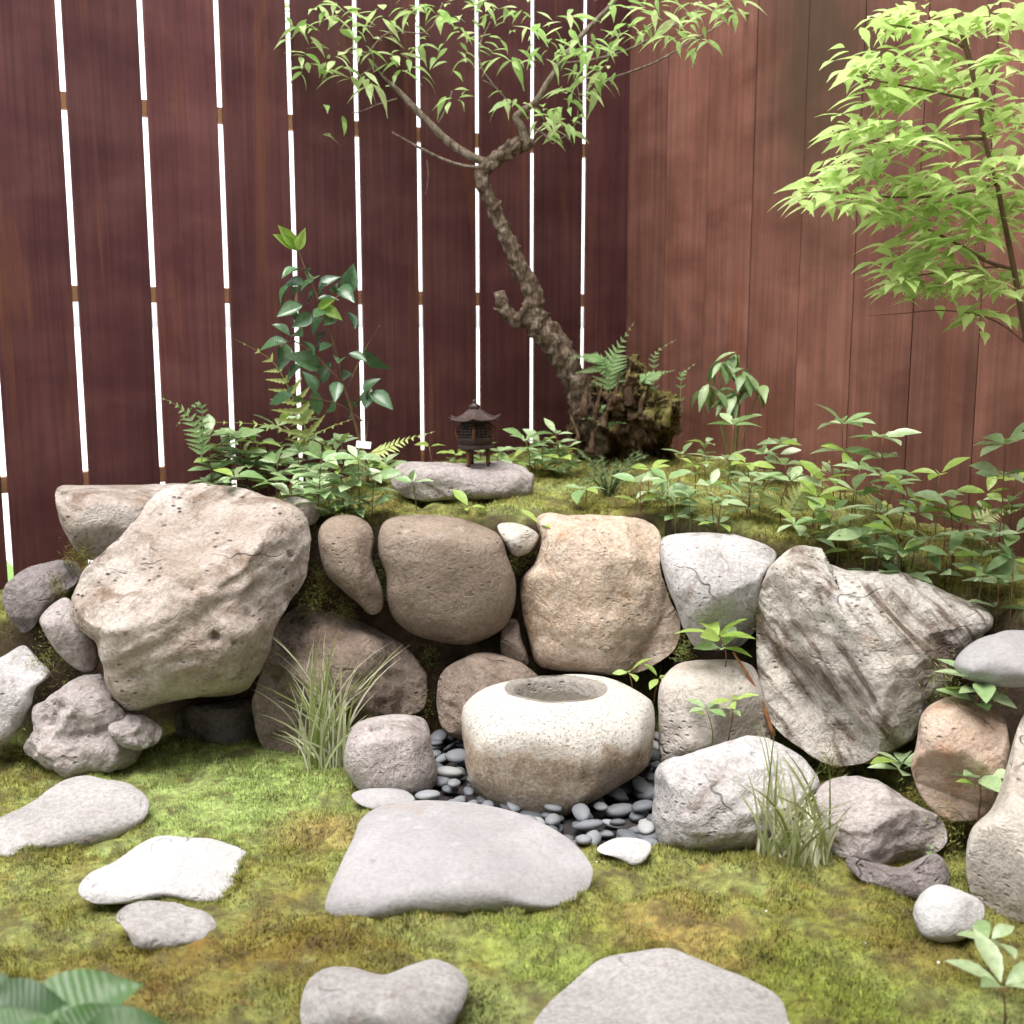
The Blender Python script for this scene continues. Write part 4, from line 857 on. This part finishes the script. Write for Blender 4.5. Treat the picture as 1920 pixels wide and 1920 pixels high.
# ------------------------------------------------------------------ ferns
def frond_mesh(path, width, npin, mat, taper=.75, serr=5, curl=.15, up=Vector((0, -.6, 1))):
    pp = catmull(path, 6); n = len(pp); parts = [tube(pp, [.0018 * (1 - .7 * i / (n - 1)) for i in range(n)], 4)]
    for k in range(npin):
        t = .16 + .84 * k / npin; i = min(int(t * (n - 1)), n - 2); p = pp[i].lerp(pp[i + 1], t * (n - 1) - i); ax = (pp[i + 1] - pp[i]).normalized()
        side = ax.cross(up).normalized(); nn = side.cross(ax)
        ln = width * (math.sin(math.pi * min(1, .16 + t * .9) ** taper) ** .8) * (1 - .35 * t)
        ln = max(ln, .006)
        for s in (-1, 1):
            d = (side * s * .92 + ax * .45 + rvec(.06)).normalized(); vs = []; m = serr; wd = ln * .13 + .002
            for j in range(2 * m + 1):
                u = j / (2 * m); w = wd * (1 - u ** 1.6) * (1.0 if j % 2 else .55) + .0004; q = p + d * (ln * u) - nn * (curl * ln * u * u)
                e = nn.cross(d).normalized(); vs += [q - e * w, q + nn * w * -.2, q + e * w]
            fs = []
            for j in range(2 * m):
                for c in (0, 1): fs.append((j * 3 + c, (j + 1) * 3 + c, (j + 1) * 3 + c + 1, j * 3 + c + 1))
            parts.append((vs, fs))
    return mesh('frond', *join(parts), smooth=False, mat=mat)
def fern(label, basepx, Y, fronds, mat, width=.05, npin=13, baseY=None):
    b = at(basepx[0], basepx[1], Y)
    t = empty('fern', b, label, 'fern')
    for pts, w in fronds:
        P = [at(p[0], p[1], Y + (p[2] if len(p) > 2 else 0)) - b for p in pts]
        link('frond', frond_mesh(P, w, npin, mat), t)
    return t
fern('yellow-green fern with arching fronds beside the camellia', (590, 850), 3.86, [([(590, 850), (568, 790), (545, 735), (508, 675), (440, 636, -.05)], .105), ([(590, 850), (560, 815), (480, 795, -.08), (372, 792, -.12)], .05), ([(590, 850), (560, 830), (610, 805, -.1), (662, 785, -.14)], .055)], LM['fern'], npin=10)
fern('single yellowish fern frond pointing right left of the lantern rock', (690, 850), 3.55, [([(690, 850), (715, 845), (760, 825), (816, 809, -.04)], .05)], LM['fern'])
fern('fresh green fern drooping left of the plant bed before the fence', (378, 870), 3.7, [([(378, 870), (372, 820), (345, 770), (288, 739, -.05)], .05), ([(378, 870), (380, 800), (372, 755), (330, 800, -.05)], .03)], LM['fern2'])
fern('small lacy fern sprouting from the top of the stump', (1145, 745), 4.22, [([(1145, 745), (1143, 700), (1158, 655), (1190, 602, -.03)], .075), ([(1145, 700), (1125, 672), (1095, 668), (1062, 672, -.04)], .05), ([(1145, 700), (1120, 690), (1098, 695), (1078, 700, -.04)], .03), ([(1195, 720), (1215, 706), (1235, 700), (1265, 694, -.03)], .045), ([(1215, 706), (1200, 708), (1180, 712), (1160, 716, -.03)], .035)], LM['fern2'], npin=14)
fern('tiny fern sprigs on the front of the stump', (1130, 800), 4.2, [([(1130, 800), (1120, 788), (1105, 784), (1090, 786, -.02)], .02), ([(1150, 802), (1140, 795), (1158, 792), (1175, 794, -.02)], .02), ([(1130, 775), (1128, 765), (1135, 760), (1145, 762, -.02)], .015)], LM['fern2'], npin=7)
fern('thin fern sprig standing against the wall right of the stump', (1226, 760), 4.3, [([(1226, 760), (1226, 690), (1232, 660), (1268, 636)], .028)], LM['fern2'], npin=9)
fern('thinner fern sprig leaning over the wall further right of the stump', (1275, 780), 4.3, [([(1275, 780), (1277, 715), (1283, 698), (1306, 680)], .024)], LM['fern2'], npin=8)
fern('pale yellow fern in the bed above the banded boulder', (1480, 965), 3.3, [([(1480, 965), (1455, 940), (1425, 925), (1392, 906, -.04)], .05), ([(1480, 965), (1500, 930), (1530, 895), (1558, 862, -.02)], .055), ([(1480, 965), (1490, 955), (1515, 950), (1540, 952, -.05)], .03)], LM['fern'])
fern('yellowish fern tips at the wall far right in the bed', (1830, 985), 3.2, [([(1830, 985), (1845, 970), (1870, 962), (1915, 955, -.03)], .04)], LM['fern'], npin=9)

# ------------------------------------------------------------------ low broadleaf plants
def broadleaf(px, py, Y, n=6, size=.075, label='', group=None, kind='ground', mixy=.25, tiers=3, rise=.3, name='broadleaf_plant', hmax=.34):
    if Y is None:                       # where the sight line passes a plant's height above the bed
        h = random.uniform(.07, .19); Y = 2.7
        while Y < 4.8:
            p = at(px, py, Y + .02)
            if not bool(inside(p.x, p.y, .09)) or p.z < hgt(p.x, p.y) + h and hgt(p.x, p.y) > .3: break
            Y += .02
    top = at(px, py, Y); gzv = hgt(top.x, top.y); base = Vector((top.x + random.gauss(0, .012), top.y + random.uniform(0, .03), gzv))
    if top.z - base.z < .03: top.z = base.z + .03
    if top.z - base.z > hmax: base.z = top.z - hmax
    t = empty(name, base, label, 'plant', group)
    mid = base.lerp(top, .5) + rvec(.006); stem(t, [base - Vector((0, 0, .02)), mid, top], .0022, .0014, random.choice((twig_m, red_stem, green_stem)), sides=5, sub=3)
    a0 = random.uniform(0, 6.28); young = random.random() < mixy
    for k in range(tiers):
        c = top.lerp(base, .0 if k == 0 else .27 * k + random.uniform(-.05, .08)); m = n if k == 0 else max(2, n - 2)
        if k and top.z - base.z < .06: break
        for i in range(m):
            a = a0 + i * math.tau / m + random.gauss(0, .2) + k * .5; el = random.uniform(-.05, rise * 2)
            if i == 0 and k == 0 and random.random() < .5: el = 1.1
            d = Vector((math.cos(a), math.sin(a), el)); s = size * random.uniform(.8, 1.4) * (1 if k == 0 else .9)
            key = 'ground2' if (young and k == 0 or random.random() < .1) else kind
            put_leaf(random.choice(LS[key]), t, c + d * .006, d, Vector((0, -.15, 1)) + rvec(.15), s, random.gauss(0, .2))
    return t
LEFT = [(520, 800), (450, 822), (420, 850), (400, 880), (470, 872), (560, 850), (602, 862), (640, 882), (672, 862), (545, 902), (590, 912), (660, 910), (702, 892), (722, 872), (482, 832), (570, 795), (392, 818), (640, 832), (520, 870), (440, 895), (500, 850), (610, 835), (580, 880), (415, 835), (690, 870), (460, 850)]
for x, y in LEFT:
    broadleaf(x, y, None, 6, .072, ('low broadleaf plant at the far left of the bed behind the huge boulder' if x < 470 else 'low broadleaf plant below the camellia among the fern fronds' if x < 600 else 'low broadleaf plant right of the camellia stem near the white tag') + (', front row' if y > 868 else ', back row'), 'broadleaf plants left of the lantern')
broadleaf(612, 925, 3.38, 7, .085, 'larger-leaved plant hanging over the notch right of the huge boulder', None, mixy=0)
broadleaf(775, 905, 3.48, 4, .062, 'small three-leaved sprig in front of the lantern rock', None, tiers=1)
broadleaf(805, 838, 3.85, 3, .06, 'bright two-leaved sprig behind the left end of the lantern rock', None, mixy=1, tiers=1)
for x, y in [(855, 852), (905, 850), (935, 848), (985, 825), (1015, 832), (1042, 815), (1052, 860), (1002, 880), (1032, 882), (960, 862), (1062, 842)]:
    broadleaf(x, y, random.uniform(3.85, 4.15), 5, .068, 'low broadleaf plant behind the lantern rock and the iron lantern' if x < 970 else 'low broadleaf plant beside the left foot of the stump', 'broadleaf plants behind the lantern')
broadleaf(880, 952, 3.38, 3, .055, 'tiny sprout with two leaves on the moss above the taupe wall rock', None, tiers=1, mixy=1)
broadleaf(1012, 985, 3.32, 3, .055, 'tiny sprout at the left top of the tan wall rock', None, tiers=1)
broadleaf(1095, 918, 3.5, 5, .07, 'broadleaf sprig on the moss before the dwarf conifer', None, tiers=1)
RIGHT = [(1220, 882), (1252, 900), (1282, 852), (1302, 872), (1322, 832), (1362, 862), (1402, 872), (1332, 912), (1352, 940), (1432, 852), (1462, 832), (1292, 930), (1242, 930), (1472, 872), (1442, 902), (1482, 902), (1200, 905), (1265, 945), (1390, 930), (1410, 905)]
for x, y in RIGHT:
    broadleaf(x, y, None, random.choice((4, 5, 6)), random.choice((.055, .07, .08)), tiers=random.choice((1, 2, 3)), label=('low broadleaf plant right of the dwarf conifer behind the tan rock' if x < 1310 else 'low broadleaf plant under the drooping shrub behind the blue-grey rock' if x < 1420 else 'low broadleaf plant beside the pale yellow fern') + (', front row' if y > 895 else ', back row'), group='broadleaf plants right of the stump', mixy=.3)
broadleaf(1375, 798, 3.8, 6, .085, 'tall-stemmed broadleaf plant with a pale leaf whorl below the drooping shrub', None, tiers=1, mixy=0)
broadleaf(1580, 795, 3.6, 6, .10, 'tallest broadleaf plant with a white-backed top leaf against the right wall', None, tiers=2, mixy=0)
broadleaf(1655, 820, 3.5, 6, .09, 'broadleaf plant with spreading leaves right of the tallest one', None, tiers=2)
broadleaf(1762, 890, 3.3, 4, .075, 'plant with bright yellow-green top leaves before the right wall', None, tiers=2, mixy=1)
FAR = [(1592, 852), (1612, 882), (1542, 902), (1652, 892), (1562, 960), (1602, 922), (1702, 930), (1652, 962), (1722, 962), (1762, 932), (1782, 952), (1802, 982), (1852, 962), (1902, 902), (1892, 942), (1862, 1002), (1742, 1012), (1682, 1002), (1622, 1002), (1592, 1012), (1532, 932), (1902, 1002), (1782, 1042), (1822, 1012), (1570, 985), (1640, 1030), (1690, 1035), (1530, 975), (1840, 1045), (1900, 1050), (1560, 890), (1680, 905), (1850, 925), (1650, 1048), (1765, 1075), (1872, 1095), (1845, 1075)]
for x, y in FAR:
    broadleaf(x, y, None, random.choice((4, 5, 5, 6)), random.choice((.055, .07, .08)), tiers=random.choice((1, 2, 2)), label=('low broadleaf plant above the left shoulder of the banded boulder' if x < 1610 else 'low broadleaf plant above the middle of the banded boulder' if x < 1730 else 'low broadleaf plant above the right end of the banded boulder' if x < 1830 else 'low broadleaf plant at the right edge above the lilac-grey rock') + (', front row' if y > 965 else ', back row'), group='broadleaf plants above the banded boulder', mixy=.25)
broadleaf(1885, 835, 2.9, 7, .085, 'tall broadleaf plant cut by the right edge in front of the wall', None, tiers=2)
broadleaf(1490, 1008, 3.2, 6, .075, 'flat leaf rosette at the top of the blue-grey wall rock', None, tiers=1, mixy=0)
broadleaf(1350, 1195, 2.95, 6, .085, 'fresh green sprig growing from the gap above the pale tan rock', None, mixy=1, tiers=2, hmax=.1)
for (x, y, l) in ((1180, 1262, 'small two-leaved sprout behind the rim of the water basin'), (1235, 1272, 'round-leaved sprout at the right shoulder of the water basin')):
    broadleaf(x, y, 3.06, 4, .05, l, None, tiers=1, mixy=.5, hmax=.12)
for (x, y, l) in ((1325, 1330, 'thin reddish seedling before the pale tan rock, left of two'), (1375, 1315, 'thin reddish seedling before the pale tan rock, right of two')):
    broadleaf(x, y, 2.86, 4, .045, l, None, tiers=2, hmax=.09)
broadleaf(1690, 1432, 2.72, 6, .075, 'leafy sprig at the foot of the banded boulder', None, mixy=0, tiers=2, hmax=.08)
broadleaf(1840, 1280, 2.55, 6, .085, 'dark sprig hanging before the lilac-grey rock at the right edge', None, mixy=0, hmax=.08)
broadleaf(1835, 1460, 2.45, 5, .08, 'pale sprig in front of the orange-pink rock', None, mixy=0, tiers=2, hmax=.1)
broadleaf(1742, 1612, 2.45, 2, .03, 'tiny leaf sprout before the dark crumbling rock', None, tiers=1)
broadleaf(1855, 1765, 1.95, 4, .07, 'blurred pale sprig below the cream boulder, upper of two', None, tiers=1, mixy=0)
broadleaf(1880, 1850, 1.75, 5, .085, 'blurred pale sprig at the lower right corner', None, tiers=1, mixy=0)
# drooping shrub
def droop_shrub():
    Y = 4.0; b = at(1375, 860, Y); b.z = hgt(b.x, b.y)
    t = empty('drooping_shrub', b, 'shrub with hanging lance-shaped leaves against the wall right of the stump', 'shrub')
    tops = [at(1375, 735, Y), at(1350, 680, Y), at(1400, 700, Y), at(1385, 665, Y + .03), at(1330, 730, Y), at(1425, 730, Y)]
    for q in tops:
        stem(t, [b, b.lerp(q, .6) + rvec(.01), q], .003, .0015, green_stem)
        for i in range(7):
            a = random.uniform(0, 6.28); d = Vector((math.cos(a), math.sin(a), random.uniform(-1.3, .1))); put_leaf(random.choice(LS['droop']), t, q + rvec(.008), d, Vector((0, -.3, 1)), random.uniform(.075, .115))
droop_shrub()
# dwarf conifer
def conifer():
    b = at(1140, 935, 3.62); b.z = hgt(b.x, b.y)
    t = empty('dwarf_conifer', b, 'feathery dwarf conifer in front of the stump', 'shrub'); m = plain('conifer_green', (.15, .20, .085), nscale=40)
    for k in range(26):
        a = random.uniform(0, 6.28); tip = b + Vector((math.cos(a) * random.uniform(.04, .13), math.sin(a) * .07 - .02, random.uniform(.05, .155)))
        pp = catmull([b - b, (b.lerp(tip, .5) + Vector((0, 0, .03)) - b), tip - b], 6); parts = [tube(pp, [.0016] * len(pp), 4)]
        for p in pp[2:]:
            for _ in range(7):
                d = ((tip - b).normalized() * .8 + rvec(.6)).normalized() * random.uniform(.012, .024); w = d.orthogonal().normalized() * .0011; parts.append(([p - w, p + w, p + d], [(0, 1, 2)]))
        link('branch', mesh('branch', *join(parts), smooth=False, mat=m), t)
conifer()

# ------------------------------------------------------------------ variegated grass tufts
def blade_mat():
    m, N, L, P = nt('grass_variegated'); oi = N.new('ShaderNodeObjectInfo')
    c = ramp(N, L, oi.outputs['Random'], [(0, (.18, .23, .06)), (.3, (.32, .37, .14)), (.55, (.56, .58, .36)), (1, (.74, .73, .58))])
    L.new(c, P.inputs['Base Color']); P.inputs['Roughness'].default_value = .45
    t = N.new('ShaderNodeBsdfTranslucent'); mx = N.new('ShaderNodeMixShader'); mx.inputs[0].default_value = .3; L.new(c, t.inputs[0]); L.new(P.outputs[0], mx.inputs[1]); L.new(t.outputs[0], mx.inputs[2]); L.new(mx.outputs[0], N['Material Output'].inputs[0])
    return m
BM = blade_mat()
def tuft(label, bases, tips, n, extra=()):
    c = on_z(*bases[len(bases) // 2], .0); t = empty('grass_tuft', c, label, 'grass')
    def blade(b, e, w, sag):
        L_ = (e - b).length; k = 7; vs = []; fs = []; hor = Vector((e.x - b.x, e.y - b.y, 0)); wv = (e - b).cross(Vector((0, -1, .2))).normalized()
        wv = (wv + rvec(.35)).normalized()
        for i in range(k + 1):
            u = i / k; p = b.lerp(e, u) + Vector((0, 0, sag * L_ * 4 * u * (1 - u))) - hor * (.35 * 4 * u * (1 - u) * .5)
            ww = w * (1 - u ** 2.2) * (.75 + .5 * min(u * 4, 1)); vs += [p - wv * ww, p + wv * ww]
        for i in range(k): fs.append((2 * i, 2 * i + 1, 2 * i + 3, 2 * i + 2))
        link('blade', mesh('blade', [v - c for v in vs], fs, mat=BM), t)
    for i in range(n):
        bx, by = random.choice(bases); b = on_z(bx + random.gauss(0, 11), by + random.gauss(0, 6), 0.0)
        tx, ty = random.choice(tips); u = random.uniform(.5, 1.1); tx, ty = bx + (tx - bx) * u + random.gauss(0, 16), by + (ty - by) * u + random.gauss(0, 14)
        e = at(tx, ty, b.y + random.uniform(-.16, .16)); blade(b, e, random.uniform(.0016, .0034), random.uniform(.0, .10))
    for (bx, by, tx, ty, w, s) in extra:
        b = on_z(bx, by, 0); e = at(tx, ty, b.y - .12); e.z = max(e.z, .015); blade(b, e, w, s)
tuft('variegated grass tuft standing before the rough brown rock at left', [(570, 1420), (590, 1435), (600, 1445), (620, 1430), (635, 1435)], [(500, 1195), (530, 1240), (560, 1260), (600, 1150), (625, 1190), (650, 1200), (685, 1230), (720, 1220), (715, 1280), (520, 1290), (480, 1310), (590, 1230), (640, 1260), (460, 1330)], 110)
tuft('variegated grass tuft at the right beside the rounded white-grey rock', [(1430, 1605), (1460, 1612), (1490, 1625), (1520, 1622), (1545, 1615)], [(1370, 1450), (1400, 1430), (1440, 1350), (1455, 1360), (1480, 1420), (1500, 1450), (1530, 1440), (1570, 1480), (1600, 1500), (1610, 1520), (1420, 1480), (1550, 1500), (1385, 1510)], 115, [(1530, 1560, 1395, 1672, .004, .10), (1560, 1600, 1555, 1655, .003, .1)])
# dry stalk
b = at(1450, 1380, 2.92); t_ = at(1375, 1222, 2.95)
o_ = empty('dry_stalk', b, 'dry orange-brown stalk leaning before the banded boulder', 'stalk'); stem(o_, [b, b.lerp(t_, .5) + Vector((.012, 0, 0)), t_], .0075, .003, plain('dry_stalk', (.30, .13, .06), nscale=30), rough=.2)

# ------------------------------------------------------------------ iron lantern
def lantern():
    Y = 3.68; foot = at(893, 868, Y); k = Y / F      # metres per pixel here
    t = empty('iron_lantern', foot, 'small dark cast-iron lantern with curled roof standing on the pitted rock', 'lantern')
    im = plain('cast_iron', (.050, .030, .026), .55, .4, .25, nscale=55, var=.5, bstr=.3); im2 = plain('cast_iron_rusty', (.10, .042, .022), .7, .3, .15, nscale=45, var=.5, bstr=.3)
    rz = R(28); n = 6
    def ring(r, z, rot=0.0, sq=0.0, nn=6): return [Vector((r * math.cos(math.tau * i / nn + rz + rot), r * math.sin(math.tau * i / nn + rz + rot), z)) for i in range(nn)]
    def loft(rings, cap=True):
        vs = [v for r in rings for v in r]; m = len(rings[0]); fs = []
        for j in range(len(rings) - 1):
            for i in range(m): fs.append((j * m + i, j * m + (i + 1) % m, (j + 1) * m + (i + 1) % m, (j + 1) * m + i))
        if cap: fs += [tuple(reversed(range(m))), tuple((len(rings) - 1) * m + i for i in range(m))]
        return vs, fs
    P = lambda px: px * k
    # roof: hexagonal, corners curl up
    def roof():
        rows = [(50, 84, 7), (42, 84, 2.5), (34, 87, .5), (26, 92, 0), (19, 97.5, 0), (13, 101, 0), (8, 103, 0)]; na = 48; vs = []; fs = []
        for lay, dz in ((0, 0), (1, -3)):
            for r, z, curl in rows:
                for a in range(na):
                    th = math.tau * a / na; h = (th * n / math.tau) % 1; c = abs(h - .5) * 2; edge = 1 / math.cos((min(h, 1 - h) if False else abs(h - .5)) * math.tau / n)
                    rr = r * (.90 * edge + (.06 * c ** 3 if curl else 0)); vs.append(Vector((P(rr) * math.cos(th + rz), P(rr) * math.sin(th + rz), P(z + curl * (c ** 4) * .9 + (dz if lay else 0)))))
        m = len(rows)
        for lay in (0, 1):
            for j in range(m - 1):
                for a in range(na):
                    o = lay * m * na; q = (o + j * na + a, o + j * na + (a + 1) % na, o + (j + 1) * na + (a + 1) % na, o + (j + 1) * na + a); fs.append(q if lay == 0 else tuple(reversed(q)))
        for a in range(na): fs.append((a, m * na + a, m * na + (a + 1) % na, (a + 1) % na))
        return vs, fs
    rf = link('roof', mesh('lantern_roof', *roof(), mat=im), t)
    def lathe(prof, nn=24):
        return loft([[Vector((P(r) * math.cos(math.tau * i / nn), P(r) * math.sin(math.tau * i / nn), P(z))) for i in range(nn)] for r, z in prof])
    link('finial', mesh('lantern_finial', *lathe([(9, 101), (10, 104), (10.5, 107), (8, 110), (4, 112), (3.5, 114), (4.5, 116), (3, 118.5), (.6, 120)]), mat=im), rf)
    # neck under the roof, fire box with lattice windows
    link('neck', mesh('lantern_neck', *loft([ring(P(24), P(73)), ring(P(29), P(79)), ring(P(36), P(83))]), smooth=False, mat=im), t)
    link('lower_band', mesh('lantern_band', *loft([ring(P(34), P(40)), ring(P(38), P(46)), ring(P(38), P(50))]), smooth=False, mat=im), t)
    parts = []
    top = ring(P(27), P(75)); bot = ring(P(37), P(50)); bl = ring(P(40), P(64))
    for i in range(n):        # corner posts
        parts.append(tube([bot[i], bl[i], top[i]], [P(3)] * 3, 5))
    for q_ in parts: link('post', mesh('lantern_post', *q_, smooth=False, mat=im2), t)
    link('core', mesh('lantern_core', *loft([ring(P(26), P(49)), ring(P(27), P(64)), ring(P(20), P(75))]), smooth=False, mat=plain('core_black', (.012, .009, .009), nscale=30)), t)  # near-black solid core fills the fire box behind the lattice
    for i in range(n):
        a0, a1, b0, b1, c0, c1 = bot[i], bot[(i + 1) % n], bl[i], bl[(i + 1) % n], top[i], top[(i + 1) % n]; bars = []
        def q(u, v): return (a0.lerp(a1, u).lerp(b0.lerp(b1, u), v * 2) if v < .5 else b0.lerp(b1, u).lerp(c0.lerp(c1, u), v * 2 - 1))
        for u in (.27, .5, .73): bars.append(tube([q(u, 0), q(u, .5), q(u, 1)], [P(1.1)] * 3, 4))
        for v in (.12, .32, .52, .74, .94): bars.append(tube([q(0, v), q(.5, v), q(1, v)], [P(1.1)] * 3, 4))
        link('lattice', mesh('lantern_lattice', *join(bars), smooth=False, mat=im), t)
    link('base', mesh('lantern_base', *loft([ring(P(30), P(27)), ring(P(38), P(30)), ring(P(38), P(34)), ring(P(32), P(36)), ring(P(34), P(41))]), smooth=False, mat=im), t)
    for i in range(3):
        a = rz + R(205) + i * math.tau / 3; c, s = math.cos(a), math.sin(a)
        link('leg', mesh('lantern_leg', *tube([Vector((P(22) * c, P(22) * s, P(30))), Vector((P(23) * c, P(23) * s, P(14))), Vector((P(22) * c, P(22) * s, P(2))), Vector((P(25) * c, P(25) * s, P(-4)))], [P(5.5), P(3.8), P(3.4), P(4.6)], 8), mat=im2), t)
    t.rotation_euler = (0, R(-1.5), 0)
lantern()

# plant label
b = at(683, 880, 3.5); tg = empty('plant_tag', b, 'small white plant tag among the leaves left of the lantern rock', 'tag')
link('stake', mesh('tag_stake', *box(.004, .003, .10), smooth=False, mat=plain('tag_stake', (.35, .28, .12))), tg, (0, 0, .02))
o = link('plate', mesh('tag_plate', *box(.045, .003, .022, bev=.001), smooth=False, mat=plain('tag_white', (.75, .75, .74), var=.05)), tg, (0, -.004, .075)); o.rotation_euler = (R(-25), R(6), 0)

# ------------------------------------------------------------------ leaf plant close to the camera, lower left
def front_plant():
    Y = 1.3; b = Vector((at(60, 1900, Y).x, Y, 0)); b.z = hgt(b.x, b.y)
    t = empty('leafy_plant', b, 'blurred broad green leaves close to the camera in the lower left corner', 'plant')
    shp = [mesh('leaf', *leaf_shape(ratio=.72, droop=.35, fold=.1, n=9, wide=.45, wave=.12), mat=LM['big']) for _ in range(2)]
    for px, py, tx, ty, dy in ((30, 1960, 225, 1810, .05), (-40, 1900, 120, 1850, .0), (90, 1990, 200, 1870, .02), (130, 1990, 320, 1900, -.02), (-60, 1980, 60, 1880, -.05), (180, 2010, 300, 1935, -.06), (-80, 1870, 40, 1830, .06)):
        a, e = at(px, py, Y + dy), at(tx, ty, Y + dy + .02)
        stem(t, [b, b.lerp(a, .6) + Vector((0, 0, .05)), a], .003, .002, green_stem)
        lf = put_leaf(random.choice(shp), t, a, e - a, Vector((random.gauss(0, .2), -.45, 1)), (e - a).length * 1.0); sb = lf.modifiers.new('soft', 'SUBSURF'); sb.levels = 2; sb.render_levels = 2
front_plant()

# ------------------------------------------------------------------ fallen petals and twigs on the moss
def litter():
    pm = plain('petal_white', (.68, .66, .60), var=.1); parts = []; tw = []
    for _ in range(55):
        x, y = random.uniform(-1.2, 1.2), random.uniform(1.8, 3.9)
        if not bool(inside(x, y, .1)) or bool(inpoly(np.array(x), np.array(y), bedpoly)): continue
        p = Vector((x, y, hgt(x, y) + .008)); r = random.uniform(.0015, .0035); a = random.uniform(0, 6)
        parts.append(([p + Vector((r * math.cos(a + k * 1.26) * (1 if k % 2 else .7), r * math.sin(a + k * 1.26), random.uniform(0, .003))) for k in range(5)], [(0, 1, 2, 3, 4)]))
    tag(link('fallen_petals', mesh('fallen_petals', *join(parts), smooth=False, mat=pm)), 'tiny white petals scattered over the moss', 'petals', None, 'stuff')
    for _ in range(70):
        x, y = random.uniform(-1.2, 1.2), random.uniform(1.8, 3.9)
        if not bool(inside(x, y, .1)) or bool(inpoly(np.array(x), np.array(y), bedpoly)): continue
        p = Vector((x, y, hgt(x, y) + .010)); a = random.uniform(0, 6.28); l = random.uniform(.015, .05)
        d = Vector((math.cos(a), math.sin(a), random.uniform(-.05, .2))); tw.append(tube([p, p + d * l * .5 + rvec(.002), p + d * l], [.0009, .0008, .0004], 4))
    tag(link('fallen_needles', mesh('fallen_needles', *join(tw), mat=plain('needle_brown', (.30, .17, .08)))), 'thin dry needles and twigs lying on the moss', 'needles', None, 'stuff')
litter()

def wall_moss():
    # tufts of moss rooted in the joints between the stones
    bl = []; 
    for px, py, Y, r in ((592, 1092, 3.27, .03), (602, 1122, 3.25, .04), (575, 1135, 3.2, .03), (692, 1062, 3.27, .02), (716, 1088, 3.26, .025), (722, 1120, 3.26, .02), (966, 1056, 3.27, .025), (985, 1040, 3.28, .03), (800, 1240, 3.27, .03), (790, 1330, 3.2, .03), (642, 1152, 3.24, .03),
                         (112, 1192, 3.2, .04), (118, 1242, 3.15, .045), (205, 1262, 3.1, .035), (95, 1102, 3.2, .03), (60, 1280, 3.08, .04), (75, 1240, 3.12, .04), (40, 1400, 3.02, .04), (1286, 1232, 3.05, .025), (1268, 1110, 3.14, .02), (1432, 1160, 3.0, .03), (1782, 1300, 2.62, .04), (1722, 1525, 2.5, .03), (1800, 1655, 2.3, .05), (1790, 1560, 2.45, .04), (1570, 1445, 2.8, .03), (1885, 1300, 2.5, .03), (128, 1048, 3.3, .03), (150, 1050, 3.28, .025)):
        c = at(px, py, Y)
        for _ in range(300):
            d = rvec().normalized(); d.z = abs(d.z) * .8; b = c + Vector((random.gauss(0, r * .55), .045 + random.gauss(0, r * .4), random.gauss(0, r * .8))); e = (d + rvec(.6)).normalized() * random.uniform(.006, .016); w = rvec().normalized() * .0014
            bl.append(([b - w, b + w, b + e], [(0, 1, 2)]))
    me = mesh('joint_moss', *join(bl), smooth=False, mat=bpy.data.materials['moss_blades'])
    a = me.attributes.new('tone', 'FLOAT', 'FACE'); a.data.foreach_set('value', rng.random(len(me.polygons)).astype(np.float32) * .8)
    tag(link('joint_moss', me), 'moss growing in the joints between the wall stones', 'moss', None, 'stuff')
wall_moss()
